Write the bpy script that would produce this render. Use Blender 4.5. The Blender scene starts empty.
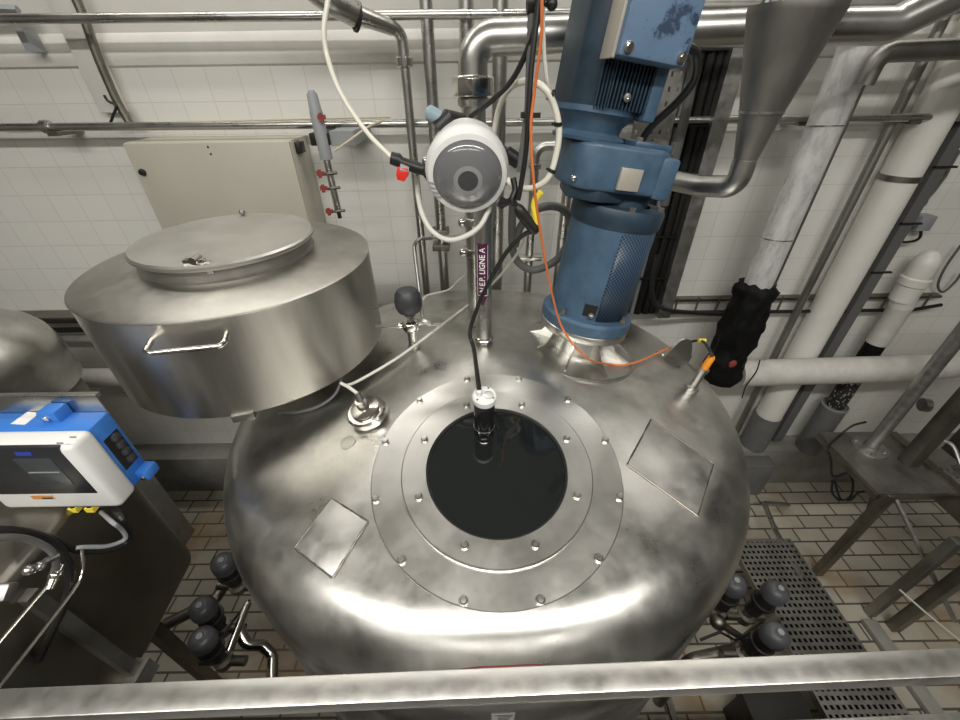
import bpy, bmesh, math, random
from mathutils import Vector, Matrix, noise
random.seed(4)
PI = math.pi
R = math.radians
SC = bpy.context.scene
COL = SC.collection

# ------------------------------------------------------------------ camera
H = 3.5                                   # camera height above the floor
FPX = 400.0                               # focal length in pixels of a 960 px wide frame
PITCH = math.atan(FPX / 565.0)
ROLL = R(0.8)
FW = Vector((0, math.cos(PITCH), -math.sin(PITCH)))
R0 = Vector((1, 0, 0)); U0 = R0.cross(FW)
RV = R0 * math.cos(ROLL) - U0 * math.sin(ROLL)
UV = U0 * math.cos(ROLL) + R0 * math.sin(ROLL)
cd = bpy.data.cameras.new('camera'); cam = bpy.data.objects.new('camera', cd); COL.objects.link(cam)
cd.sensor_fit = 'HORIZONTAL'; cd.sensor_width = 36; cd.lens = FPX / 960 * 36; cd.clip_start = .02
mw = Matrix.Identity(4)
for i in range(3):
    mw[i][0] = RV[i]; mw[i][1] = UV[i]; mw[i][2] = -FW[i]
mw[2][3] = H
cam.matrix_world = mw
SC.camera = cam

# ------------------------------------------------------------------ light and exposure
vs = SC.view_settings
vs.view_transform = 'Standard'; vs.look = 'None'; vs.gamma = 1; vs.use_curve_mapping = False
vs.exposure = 0.07
wd = bpy.data.worlds.new('world'); SC.world = wd; wd.use_nodes = True
wd.node_tree.nodes['Background'].inputs[0].default_value = (.9, .9, .8, 1)
wd.node_tree.nodes['Background'].inputs[1].default_value = .05

def area(name, loc, sx, sy, power, col=(1, .975, .925), rot=(0, 0, 0)):
    l = bpy.data.lights.new(name, 'AREA'); l.shape = 'RECTANGLE'; l.size = sx; l.size_y = sy
    l.energy = power; l.color = col
    o = bpy.data.objects.new(name, l); COL.objects.link(o); o.location = loc; o.rotation_euler = rot
    return o
area('tube_row_front', (-.1, -1.25, 5.55), 6.0, .3, 235)
area('tube_row_wall', (.1, 2.4, 5.6), 6.5, .14, 55)
area('tube_row_rear', (0, -3.4, 5.5), 6.0, .2, 100)

# ------------------------------------------------------------------ pixel calibration: a pixel and one known depth or height give a point
def ray(x, y): return FW + RV * ((x - 480) / FPX) - UV * ((y - 360) / FPX)
def up(v): return Vector((v[0], v[1], v[2] + H))
def W(x, y, Y):
    r = ray(x, y); return up(r * (Y / r.y))
def G(x, y, z):
    r = ray(x, y); return up(r * ((z - H) / r.z))
TC = Vector((.017, 1.36)); TR = 1.06; TS = R(12); TZ = H - .885; TK = .2
def cone_z(x, y): return TZ - math.tan(TS) * math.hypot(x - TC.x, y - TC.y)
def cone_n(x, y):
    d = Vector((x - TC.x, y - TC.y)); d.normalize()
    return Vector((math.sin(TS) * d.x, math.sin(TS) * d.y, math.cos(TS)))
def T(x, y, off=0.0):
    r = ray(x, y); t0, t1 = .3, 4.0
    k = .3
    while k < 4:
        p = up(r * k)
        if p.z <= cone_z(p.x, p.y): break
        k += .01
    a, b = k - .01, k
    for _ in range(24):
        m = (a + b) / 2; p = up(r * m)
        if p.z <= cone_z(p.x, p.y): b = m
        else: a = m
    p = up(r * b)
    return p + cone_n(p.x, p.y) * off

# ------------------------------------------------------------------ materials
def mat(name, col, rough=.5, metal=0.0, spec=.5, nscale=0, nvar=0.0, rvar=0.0, bump=0.0, bscale=60, dirt=None, dscale=3, damt=.5, stretch=None, coat=0.0, dpos=(.44, .74)):
    m = bpy.data.materials.new(name); m.use_nodes = True
    nt = m.node_tree; n = nt.nodes; l = nt.links
    b = n['Principled BSDF']
    b.inputs['Base Color'].default_value = (*col, 1); b.inputs['Roughness'].default_value = rough
    b.inputs['Metallic'].default_value = metal; b.inputs['Specular IOR Level'].default_value = spec
    b.inputs['Coat Weight'].default_value = coat
    tc = n.new('ShaderNodeTexCoord'); mp = n.new('ShaderNodeMapping'); l.new(tc.outputs['Object'], mp.inputs[0])
    if stretch: mp.inputs['Scale'].default_value = stretch
    if nscale:
        t = n.new('ShaderNodeTexNoise'); t.inputs['Scale'].default_value = nscale; t.inputs['Detail'].default_value = 6
        t.inputs['Roughness'].default_value = .62
        l.new(mp.outputs[0], t.inputs['Vector'])
        if nvar or dirt:
            cr = n.new('ShaderNodeValToRGB'); e = cr.color_ramp.elements
            e[0].position = .3; e[1].position = .72
            e[0].color = (*[c * (1 - nvar) for c in col], 1); e[1].color = (*[min(1, c * (1 + nvar)) for c in col], 1)
            l.new(t.outputs['Fac'], cr.inputs[0]); out = cr.outputs[0]
            if dirt:
                t2 = n.new('ShaderNodeTexNoise'); t2.inputs['Scale'].default_value = dscale; t2.inputs['Detail'].default_value = 8
                t2.inputs['Roughness'].default_value = .7; l.new(tc.outputs['Object'], t2.inputs['Vector'])
                r2 = n.new('ShaderNodeValToRGB'); r2.color_ramp.elements[0].position = dpos[0]; r2.color_ramp.elements[1].position = dpos[1]
                r2.color_ramp.elements[0].color = (0, 0, 0, 1); r2.color_ramp.elements[1].color = (damt, damt, damt, 1)
                l.new(t2.outputs['Fac'], r2.inputs[0])
                mx = n.new('ShaderNodeMix'); mx.data_type = 'RGBA'; l.new(r2.outputs[0], mx.inputs['Factor'])
                l.new(out, mx.inputs['A']); mx.inputs['B'].default_value = (*dirt, 1); out = mx.outputs['Result']
            l.new(out, b.inputs['Base Color'])
        if rvar:
            mr = n.new('ShaderNodeMapRange'); mr.inputs[1].default_value = .3; mr.inputs[2].default_value = .7
            mr.inputs[3].default_value = rough - rvar; mr.inputs[4].default_value = rough + rvar
            l.new(t.outputs['Fac'], mr.inputs[0]); l.new(mr.outputs[0], b.inputs['Roughness'])
    if bump:
        t3 = n.new('ShaderNodeTexNoise'); t3.inputs['Scale'].default_value = bscale; t3.inputs['Detail'].default_value = 3
        l.new(mp.outputs[0], t3.inputs['Vector'])
        bp = n.new('ShaderNodeBump'); bp.inputs['Strength'].default_value = bump; bp.inputs['Distance'].default_value = .01
        l.new(t3.outputs['Fac'], bp.inputs['Height']); l.new(bp.outputs[0], b.inputs['Normal'])
    return m

S_COL = (.55, .545, .515)
STEEL = mat('brushed_steel', S_COL, .3, 1, nscale=5, nvar=.12, rvar=.07)
TANKM = mat('tank_steel', (.575, .565, .53), .35, 1, nscale=5.5, nvar=.18, rvar=.1, bump=.16, bscale=7, dirt=(.31, .302, .28), dscale=3.2, damt=.7)
PLATEM = mat('flange_steel', (.62, .61, .575), .33, 1, nscale=7, nvar=.1, rvar=.05, bump=.04, bscale=12)
PADM = mat('pad_steel', (.55, .54, .51), .44, 1, nscale=14, nvar=.18, rvar=.08, bump=.06, bscale=14)
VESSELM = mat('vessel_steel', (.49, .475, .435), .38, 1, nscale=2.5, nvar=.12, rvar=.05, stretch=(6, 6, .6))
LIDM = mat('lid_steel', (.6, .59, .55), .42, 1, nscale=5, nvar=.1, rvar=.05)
CHROME = mat('polished_steel', (.68, .66, .62), .16, 1, nscale=9, nvar=.08)
DULL = mat('dull_steel', (.33, .32, .295), .5, 1, nscale=8, nvar=.2, rvar=.06, stretch=(1, 1, .5))
DARKST = mat('dark_steel', (.25, .235, .2), .45, 1, nscale=6, nvar=.25, rvar=.05)
GALV = mat('galvanised_steel', (.42, .41, .39), .45, .9, nscale=20, nvar=.2, rvar=.08)
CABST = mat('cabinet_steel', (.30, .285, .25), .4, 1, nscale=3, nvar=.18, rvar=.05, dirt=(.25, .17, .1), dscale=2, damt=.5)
RAILM = mat('rail_steel', (.6, .59, .56), .38, 1, nscale=22, nvar=.1, rvar=.06, dirt=(.68, .65, .58), dscale=9, damt=.5, bump=.03, bscale=30)
BLUE = mat('blue_paint', (.055, .105, .165), .42, 0, nscale=9, nvar=.28, rvar=.08, bump=.05, bscale=25)
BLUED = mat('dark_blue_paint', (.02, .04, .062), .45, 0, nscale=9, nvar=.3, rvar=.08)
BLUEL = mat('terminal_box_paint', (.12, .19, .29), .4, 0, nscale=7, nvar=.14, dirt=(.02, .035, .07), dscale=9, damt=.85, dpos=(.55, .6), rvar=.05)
FINSHADE = mat('fin_gap_shade', (.008, .013, .02), .5, 0)  # housing behind the fins: shade in the gaps put into its colour
BLACK = mat('black_rubber', (.012, .012, .011), .45)
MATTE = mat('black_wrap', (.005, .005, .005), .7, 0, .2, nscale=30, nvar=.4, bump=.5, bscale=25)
GREYH = mat('grey_hose', (.12, .12, .115), .5)
GREYP = mat('grey_plastic', (.3, .31, .32), .5)
CAPG = mat('actuator_grey', (.085, .088, .095), .4, nscale=12, nvar=.2)
KNOB = mat('knob_plastic', (.035, .037, .04), .45, nscale=20, nvar=.3)
WHITEP = mat('white_plastic', (.74, .74, .72), .4)
CLEAR = mat('milky_tube', (.72, .70, .60), .3)
WHITEC = mat('white_cable', (.62, .61, .55), .5)
ORANGE = mat('orange_cable', (.62, .17, .045), .45)
ORANGEP = mat('orange_plastic', (.75, .27, .02), .4)
YELLOW = mat('yellow_tag', (.85, .68, .06), .5)
REDP = mat('red_plastic', (.72, .03, .02), .35)
PALEB = mat('pale_blue_plastic', (.27, .36, .40), .45)
CREAM = mat('cream_enamel', (.50, .48, .40), .45, nscale=3, nvar=.05)
ABLUE = mat('device_blue', (.035, .17, .55), .42)
ASCREEN = mat('screen_bezel', (.022, .024, .027), .3)
LCD = mat('screen_glass', (.045, .055, .06), .15)
LOGO = mat('screen_logo_blue', (.03, .05, .38), .4)
PAPER = mat('paper_label', (.72, .71, .68), .6)
INK = mat('ink', (.03, .03, .03), .6)
PURPLE = mat('maroon_label', (.075, .012, .045), .45)
LETTER = mat('white_lettering', (.85, .82, .82), .5)
LAGW = mat('pipe_lagging', (.62, .605, .56), .55, nscale=6, nvar=.1, bump=.08, bscale=9, dirt=(.35, .33, .29), dscale=5, damt=.5)
LAGG = mat('grey_cuff', (.16, .16, .155), .55, nscale=6, nvar=.15)
PVC = mat('white_pvc', (.76, .745, .69), .35, nscale=5, nvar=.05)
GLASSD = mat('sight_glass', (.009, .011, .011), .05, 0, .5, coat=.3)
FLAKES = mat('flaking_paint', (.02, .02, .02), .6, nscale=45, nvar=.0, dirt=(.65, .63, .58), dscale=42, damt=1.0, dpos=(.57, .61))
CONC = mat('concrete', (.27, .262, .235), .65, nscale=5, nvar=.22)
BEIGE = mat('tape_beige', (.58, .52, .38), .5)
PLATEB = mat('name_plate', (.47, .44, .38), .4, .3)
DOMEM = mat('smoked_dome', (.16, .16, .165), .12, 0, .6, coat=.4)
DOMEC = mat('dome_centre', (.055, .055, .058), .25)
DOMER = mat('dome_halo', (.26, .26, .265), .25)
DECKM = mat('deck_plate', (.05, .048, .043), .6, .3)
RUST = mat('red_hose', (.28, .05, .04), .5)

def film_mat():
    m = mat('clear_film', (.62, .62, .60), .3, .1, .6, nscale=22, nvar=.25, rvar=.1, bump=.2, bscale=40, stretch=(1, 1, .35))
    return m
FILM = film_mat()

def mesh_mat():
    # perforated sheet: dark holes on blue paint
    m = bpy.data.materials.new('perforated_blue'); m.use_nodes = True; n = m.node_tree.nodes; l = m.node_tree.links
    b = n['Principled BSDF']; b.inputs['Roughness'].default_value = .42
    uv = n.new('ShaderNodeTexCoord'); mp = n.new('ShaderNodeMapping'); mp.inputs['Scale'].default_value = (1, 1, 1)
    l.new(uv.outputs['UV'], mp.inputs[0])
    vo = n.new('ShaderNodeTexVoronoi'); vo.inputs['Scale'].default_value = 1; vo.inputs['Randomness'].default_value = 0; vo.voronoi_dimensions = '2D'
    l.new(mp.outputs[0], vo.inputs['Vector'])
    cr = n.new('ShaderNodeValToRGB'); e = cr.color_ramp.elements
    e[0].position = .36; e[0].color = (.003, .004, .006, 1); e[1].position = .42; e[1].color = (.05, .098, .165, 1)
    l.new(vo.outputs['Distance'], cr.inputs[0]); l.new(cr.outputs[0], b.inputs['Base Color'])
    return m
PERF = mesh_mat()

def tile_mat(name, axes, bw, bh, ox, oz, c1, c2, mortar, msize, offset, rough, stain=None, stain_scale=1.2, split=None, plaster=None):
    m = bpy.data.materials.new(name); m.use_nodes = True; n = m.node_tree.nodes; l = m.node_tree.links
    b = n['Principled BSDF']; b.inputs['Roughness'].default_value = rough
    tc = n.new('ShaderNodeTexCoord'); sp = n.new('ShaderNodeSeparateXYZ'); l.new(tc.outputs['Object'], sp.inputs[0])
    cb = n.new('ShaderNodeCombineXYZ')
    for k, (ax, off) in enumerate(zip(axes, (ox, oz))):
        ad = n.new('ShaderNodeMath'); ad.operation = 'SUBTRACT'; l.new(sp.outputs[ax], ad.inputs[0]); ad.inputs[1].default_value = off
        l.new(ad.outputs[0], cb.inputs[k])
    br = n.new('ShaderNodeTexBrick'); l.new(cb.outputs[0], br.inputs['Vector'])
    br.offset = offset; br.offset_frequency = 2; br.squash = 1
    for k, v in (('Scale', 1), ('Mortar Size', msize), ('Mortar Smooth', .1), ('Bias', 0), ('Brick Width', bw), ('Row Height', bh)):
        br.inputs[k].default_value = v
    br.inputs['Color1'].default_value = (*c1, 1); br.inputs['Color2'].default_value = (*c2, 1); br.inputs['Mortar'].default_value = (*mortar, 1)
    out = br.outputs['Color']
    if stain:
        t2 = n.new('ShaderNodeTexNoise'); t2.inputs['Scale'].default_value = stain_scale; t2.inputs['Detail'].default_value = 7
        l.new(tc.outputs['Object'], t2.inputs['Vector'])
        r2 = n.new('ShaderNodeValToRGB'); r2.color_ramp.elements[0].position = .5; r2.color_ramp.elements[1].position = .72
        r2.color_ramp.elements[0].color = (0, 0, 0, 1); r2.color_ramp.elements[1].color = (.8, .8, .8, 1)
        l.new(t2.outputs['Fac'], r2.inputs[0])
        mx = n.new('ShaderNodeMix'); mx.data_type = 'RGBA'; l.new(r2.outputs[0], mx.inputs['Factor'])
        l.new(out, mx.inputs['A']); mx.inputs['B'].default_value = (*stain, 1); out = mx.outputs['Result']
    bp = n.new('ShaderNodeBump'); bp.inputs['Strength'].default_value = .3; bp.inputs['Distance'].default_value = .003; bp.invert = True
    l.new(br.outputs['Fac'], bp.inputs['Height'])
    if split is not None:
        gt = n.new('ShaderNodeMath'); gt.operation = 'GREATER_THAN'; l.new(sp.outputs['Z'], gt.inputs[0]); gt.inputs[1].default_value = split
        tn = n.new('ShaderNodeTexNoise'); tn.inputs['Scale'].default_value = 4; tn.inputs['Detail'].default_value = 5
        l.new(tc.outputs['Object'], tn.inputs['Vector'])
        r3 = n.new('ShaderNodeValToRGB'); r3.color_ramp.elements[0].color = (*[c * .88 for c in plaster], 1); r3.color_ramp.elements[1].color = (*plaster, 1)
        l.new(tn.outputs['Fac'], r3.inputs[0])
        mx = n.new('ShaderNodeMix'); mx.data_type = 'RGBA'; l.new(gt.outputs[0], mx.inputs['Factor'])
        l.new(out, mx.inputs['A']); l.new(r3.outputs[0], mx.inputs['B']); out = mx.outputs['Result']
    else:
        l.new(bp.outputs[0], b.inputs['Normal'])
    l.new(out, b.inputs['Base Color'])
    return m
PLASTER = (.76, .745, .69)
WALLT = tile_mat('white_wall_tiles', 'XZ', .19, .171, -.80, H - .103, (.80, .79, .745), (.78, .77, .725), (.66, .64, .59), .0025, 0, .22, split=H + .062, plaster=PLASTER)
FLOORT = tile_mat('floor_tiles', 'XY', .26, .132, .05, .02, (.47, .435, .355), (.38, .35, .285), (.085, .075, .06), .008, .5, .5, stain=(.22, .125, .045), stain_scale=1.6)
PLAST = mat('white_plaster', PLASTER, .6, nscale=4, nvar=.06, bump=.1, bscale=8)
OFFW = mat('room_wall', (.17, .165, .15), .6, nscale=1.2, nvar=.12)
CEILM = mat('ceiling_paint', (.72, .71, .67), .7, nscale=1.5, nvar=.1)

# ------------------------------------------------------------------ mesh building
def frame_from(z, xh=None):
    z = Vector(z).normalized()
    xh = Vector(xh) if xh is not None else (Vector((1, 0, 0)) if abs(z.x) < .9 else Vector((0, 1, 0)))
    x = (xh - z * xh.dot(z)).normalized(); y = z.cross(x)
    return x, y, z
def mtx(o, z=(0, 0, 1), xh=None):
    x, y, z = frame_from(z, xh); m = Matrix.Identity(4)
    for i in range(3):
        m[i][0] = x[i]; m[i][1] = y[i]; m[i][2] = z[i]; m[i][3] = o[i]
    return m
def crom(pts, k=8):
    P = [Vector(p) for p in pts]
    if len(P) < 3: return P
    P = [P[0] * 2 - P[1]] + P + [P[-1] * 2 - P[-2]]
    out = []
    for i in range(1, len(P) - 2):
        a, b, c, d = P[i - 1:i + 3]
        for j in range(k):
            t = j / k
            out.append(.5 * ((2 * b) + (c - a) * t + (2 * a - 5 * b + 4 * c - d) * t * t + (3 * b - a - 3 * c + d) * t ** 3))
    out.append(P[-2]); return out
def bent(pts, rad, k=8):
    P = [Vector(p) for p in pts]; out = [P[0]]
    for i in range(1, len(P) - 1):
        a = (P[i - 1] - P[i]); b = (P[i + 1] - P[i]); la, lb = a.length, b.length; a.normalize(); b.normalize()
        ang = a.angle(b); d = min(rad / math.tan(ang / 2), la * .49, lb * .49)
        p0 = P[i] + a * d; p2 = P[i] + b * d
        rr = d * math.tan(ang / 2); cdir = (a + b).normalized(); c = P[i] + cdir * (rr / math.sin(ang / 2))
        v0 = p0 - c; v2 = p2 - c; th = v0.angle(v2)
        for j in range(k + 1):
            t = j / k; s = math.sin(th)
            out.append(c + (v0 * math.sin((1 - t) * th) + v2 * math.sin(t * th)) / s)
    out.append(P[-1]); return out

class MB:
    def __init__(s, m=None): s.v = []; s.f = []; s.m = m; s.uv = {}
    def add(s, vs, fs):
        o = len(s.v); s.v += [(s.m @ Vector(v)) if s.m else Vector(v) for v in vs]
        s.f += [tuple(i + o for i in f) for f in fs]; return s
    def box(s, lo, hi, m=None):
        (a, b, c), (d, e, f) = lo, hi
        vs = [(x, y, z) for z in (c, f) for y in (b, e) for x in (a, d)]
        if m: vs = [m @ Vector(v) for v in vs]
        return s.add(vs, [(0, 2, 3, 1), (4, 5, 7, 6), (0, 1, 5, 4), (2, 6, 7, 3), (0, 4, 6, 2), (1, 3, 7, 5)])
    def prism(s, poly, vec):
        n = len(poly); P = [Vector(p) for p in poly]; vec = Vector(vec)
        nn = Vector((0, 0, 0))
        for i in range(n): nn += P[i].cross(P[(i + 1) % n])
        if nn.dot(vec) < 0: P = P[::-1]
        return s.add(P + [p + vec for p in P], [tuple(range(n - 1, -1, -1)), tuple(range(n, 2 * n))] + [(i, (i + 1) % n, n + (i + 1) % n, n + i) for i in range(n)])
    def tube(s, pts, r, n=12, cap=True):
        P = [Vector(p) for p in pts]; N = len(P)
        rs = r if isinstance(r, (list, tuple)) else [r] * N
        tg = []
        for i in range(N):
            t = (P[min(i + 1, N - 1)] - P[max(i - 1, 0)])
            tg.append(t.normalized() if t.length > 1e-9 else Vector((0, 0, 1)))
        x, y, z = frame_from(tg[0]); vs = []
        for i in range(N):
            x = (x - tg[i] * x.dot(tg[i])).normalized(); y = tg[i].cross(x)
            for j in range(n):
                a = 2 * PI * j / n; vs.append(P[i] + (x * math.cos(a) + y * math.sin(a)) * rs[i])
        fs = [(i * n + j, i * n + (j + 1) % n, (i + 1) * n + (j + 1) % n, (i + 1) * n + j) for i in range(N - 1) for j in range(n)]
        if cap: fs += [tuple(range(n - 1, -1, -1)), tuple((N - 1) * n + j for j in range(n))]
        return s.add(vs, fs)
    def lathe(s, prof, o=(0, 0, 0), z=(0, 0, 1), n=32, xh=None, a0=0, a1=2 * PI):
        m = mtx(Vector(o), z, xh); full = abs(a1 - a0 - 2 * PI) < 1e-6
        k = n if full else n + 1; vs = []; idx = []
        for (r, h) in prof:
            if r < 1e-6: idx.append([len(vs)] * k); vs.append(m @ Vector((0, 0, h)))
            else:
                idx.append([len(vs) + j for j in range(k)])
                for j in range(k):
                    a = a0 + (a1 - a0) * j / n; vs.append(m @ Vector((r * math.cos(a), r * math.sin(a), h)))
        fs = []
        for i in range(len(prof) - 1):
            for j in range(n):
                q = (idx[i][j], idx[i][(j + 1) % k], idx[i + 1][(j + 1) % k], idx[i + 1][j])
                u = []
                for t in q:
                    if t not in u: u.append(t)
                if len(u) > 2: fs.append(tuple(u))
        return s.add(vs, fs)
    def cyl(s, a, b, r, n=20, r2=None):
        return s.tube([a, b], [r, r if r2 is None else r2], n)
    def ball(s, c, r, n=16, z=(0, 0, 1), sq=1.0):
        return s.lathe([(r * math.sin(PI * i / 10) if 0 < i < 10 else 0, -r * sq * math.cos(PI * i / 10)) for i in range(11)], c, z, n)
    def build(s, name, m, parent=None, bevel=0, seg=2, smooth=35, keep=False):
        me = bpy.data.meshes.new(name)
        off = Vector((0, 0, 0)); par = parent; loc = Vector((0, 0, 0))
        if parent is not None: off = WL[parent.name]
        elif not keep and s.v:
            xs = [v.x for v in s.v]; ys = [v.y for v in s.v]; zs = [v.z for v in s.v]
            loc = Vector(((min(xs) + max(xs)) / 2, (min(ys) + max(ys)) / 2, min(zs))); off = loc
        me.from_pydata([v - off for v in s.v], [], s.f)
        bm = bmesh.new(); bm.from_mesh(me)
        if bevel:
            ed = [e for e in bm.edges if len(e.link_faces) == 2 and e.calc_face_angle(0) > .5]
            bmesh.ops.bevel(bm, geom=ed, offset=bevel, segments=seg, affect='EDGES', profile=.5, clamp_overlap=True)
        bmesh.ops.recalc_face_normals(bm, faces=bm.faces)
        bm.to_mesh(me); bm.free()
        me.materials.append(m); me.shade_smooth(); me.set_sharp_from_angle(angle=R(smooth))
        o = bpy.data.objects.new(name, me); COL.objects.link(o); o.location = loc
        WL[o.name] = off.copy()
        if parent is not None: o.parent = parent
        return o
WL = {}
def tag(o, label, cat, group=None, kind=None):
    o['label'] = label; o['category'] = cat
    if group: o['group'] = group
    if kind: o['kind'] = kind
    return o
def thing(name, label, cat, loc=(0, 0, 0), group=None):
    o = bpy.data.objects.new(name, None); o.empty_display_size = .1; COL.objects.link(o); o.location = loc
    WL[o.name] = Vector(loc); return tag(o, label, cat, group)
def struct(o): o['kind'] = 'structure'; return o
def lab(o, t): o['label'] = t; return o

# ------------------------------------------------------------------ the room
YW = 2.85
x0, x1, y0, zc = -4.7, 5.3, -4.6, 5.85
struct(MB().box((x0, y0, -.12), (x1, YW + .15, 0)).build('floor', FLOORT, keep=True))
struct(MB().box((x0, YW, 0), (x1, YW + .15, zc)).build('wall_back', WALLT, keep=True))
struct(MB().box((x0 - .15, y0, 0), (x0, YW + .15, zc)).build('wall_left', OFFW, keep=True))
struct(MB().box((x1, y0, 0), (x1 + .15, YW + .15, zc)).build('wall_right', OFFW, keep=True))
struct(MB().box((x0, y0 - .15, 0), (x1, y0, zc)).build('wall_front', OFFW, keep=True))
struct(MB().box((x0, y0, zc), (x1, YW + .15, zc + .12)).build('ceiling', CEILM, keep=True))
struct(MB().box((x0, YW - .21, 0), (x1, YW, .5)).build('baseboard_back', CONC, bevel=.012))
# plaster cornice just over the tiles, then a pilaster left of the cabinet
struct(MB().prism([(x0, YW, H + .065), (x0, YW - .02, H + .075), (x0, YW - .035, H + .12), (x0, YW - .02, H + .19), (x0, YW, H + .22)], (x1 - x0, 0, 0)).build('trim_1', PLAST))
pa = W(92, 60, YW - .05)
struct(MB().box((pa.x - .09, YW - .06, H - .15), (pa.x + .05, YW, zc)).build('trim_2', PLAST, bevel=.008))

# ------------------------------------------------------------------ the big process tank
tank = thing('process_tank', 'large round stainless steel tank with sloped top and bolted manhole in the middle', 'tank', (TC.x, TC.y, 0))
a = TS; rc = TR - TK; rt = rc + TK * math.sin(a); zt = TZ - rt * math.tan(a); zk = zt - TK * math.cos(a)
prof = [(0, TZ - .012), (.06, TZ - .014), (.12, TZ - math.tan(a) * .12)] + [(q, TZ - math.tan(a) * q) for q in [.2 + (rt - .2) * i / 9 for i in range(10)]]
prof += [(rc + TK * math.cos(t), zk + TK * math.sin(t)) for t in [(PI / 2 - a) * (1 - i / 14) for i in range(1, 15)]]
prof += [(TR, zk - .3), (TR, 1.2), (TR, .75)] + [(TR * math.cos(i * PI / 16), .75 - .3 * math.sin(i * PI / 16)) for i in range(1, 8)] + [(0, .45)]
MB().lathe(prof, (TC.x, TC.y, 0), n=128).build('shell', TANKM, tank, smooth=50)
for k in range(4):
    t = PI / 4 + k * PI / 2; px, py = TC.x + .86 * math.cos(t), TC.y + .86 * math.sin(t)
    MB().cyl((px, py, 0), (px, py, .75), .045).build('leg', GALV, tank)
# manhole: tilted with the slope of the tank top
FN = Vector((.012, -.215, .977)).normalized(); FC = up(Vector((.0468, .822, -1.0035)))
MF = mtx(FC, FN, (1, 0, 0))
MB(MF).lathe([(.30, -.06), (.386, -.06), (.386, .004), (.383, .008), (.29, .008), (.29, -.02)], n=96).build('manhole_flange', PLATEM, tank)
MB(MF).lathe([(.2145, -.03), (.2145, .012), (.218, .0215), (.29, .0215), (.2935, .018), (.2935, -.02)], n=96).build('clamp_ring', PLATEM, tank)
MB(MF).lathe([(.2145, .008), (.2138, .0125), (.2115, .0125), (.211, .004), (.2145, .004)], n=72).build('gasket', BLACK, tank)
MB(MF).lathe([(.2105, -.02), (.2105, .008), (0, .008)], n=72).build('sight_glass', GLASSD, tank)
def bolt(ang, r, h, parent, size=.0105):
    c = Vector((r * math.cos(ang), r * math.sin(ang), h))
    MB(MF).lathe([(size * 1.25, 0), (size * 1.25, .003), (size, .003), (size, .009), (size * .7, .013), (0, .0135)], c, n=12).build('bolt', STEEL, parent)
for k in range(12): bolt(R(15 + 30 * k), .372, .008, tank)
for k in range(8): bolt(R(22.5 + 45 * k), .25, .0215, tank)
def pad(corners):
    P = [T(x, y) for x, y in corners]
    n = (P[1] - P[0]).cross(P[3] - P[0]).normalized(); n = n if n.z > 0 else -n
    pd = MB().prism([p - n * .02 for p in P], n * .0245).build('weld_pad', PADM, tank, bevel=.002)
    for i in range(4):
        a_, b_ = P[i], P[(i + 1) % 4]; L_ = 18
        MB().tube([a_.lerp(b_, j / L_) + n * (.0015) for j in range(L_ + 1)], [.0028 + .0016 * random.random() for _ in range(L_ + 1)], 8).build('weld_bead', DARKST, pd)
pad([(332, 499), (368, 522), (333, 578), (295, 548)])
pad([(651, 420), (713, 464), (697, 516), (627, 465)])
q = T(348, 443); MB().lathe([(.026, -.01), (.026, .004), (.02, .005), (0, .005)], q, cone_n(q.x, q.y), 28).build('blanking_disc', PADM, tank)
q = T(676, 356)
lx = Vector((.9, .12, -.17)).normalized(); ln = lx.cross(Vector((0, 0, 1))).normalized(); lz = ln.cross(lx) * -1
lz = lz if lz.z > 0 else -lz
lug = [(-.075, -.02), (.075, -.02), (.07, .01), (.045, .07), (.02, .098), (-.008, .1), (-.03, .085), (-.06, .02)]
MB().prism([q + lx * u + lz * w for u, w in lug], ln * .012).build('lifting_lug', PLATEM, tank)
MB().box((-.085, -.012, -.012), (.085, .02, .006), mtx(q - ln * .012, lz, lx)).build('lug_base', CHROME, tank)
# white name label low on the front of the shell
lp = W(503, 714, .302)
m = MB(); th0 = math.atan2(lp.y - .02 - TC.y, lp.x - TC.x)
th0 = math.atan2(-(math.sqrt(TR ** 2 - (lp.x - TC.x) ** 2)), lp.x - TC.x)
def arc_patch(mb, c, r, ta, tb, za, zb, n=10, th=.002):
    vs = []
    for i in range(n + 1):
        t = ta + (tb - ta) * i / n
        for rr in (r, r + th):
            for z in (za, zb): vs.append((c[0] + rr * math.cos(t), c[1] + rr * math.sin(t), z))
    fs = []
    for i in range(n):
        b = 4 * i; fs += [(b + 2, b + 3, b + 7, b + 6), (b, b + 4, b + 5, b + 1), (b + 1, b + 5, b + 7, b + 3), (b, b + 2, b + 6, b + 4)]
    fs += [(0, 1, 3, 2), (4 * n, 4 * n + 2, 4 * n + 3, 4 * n + 1)]
    return mb.add(vs, fs)
la = arc_patch(MB(), TC, TR, th0 - .027, th0 + .027, lp.z - .12, lp.z + .012).build('paper_label', PAPER, tank); lab(la, 'white printed label')
m = MB()
arc_patch(m, TC, TR + .002, th0 - .022, th0 + .022, lp.z + .003, lp.z + .006, th=.0006)
for k in range(6): arc_patch(m, TC, TR + .002, th0 - .012, th0 + .022 - .004 * (k % 3), lp.z - .008 - .012 * k, lp.z - .005 - .012 * k, th=.0006)
m.build('printed_text', INK, la)

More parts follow.
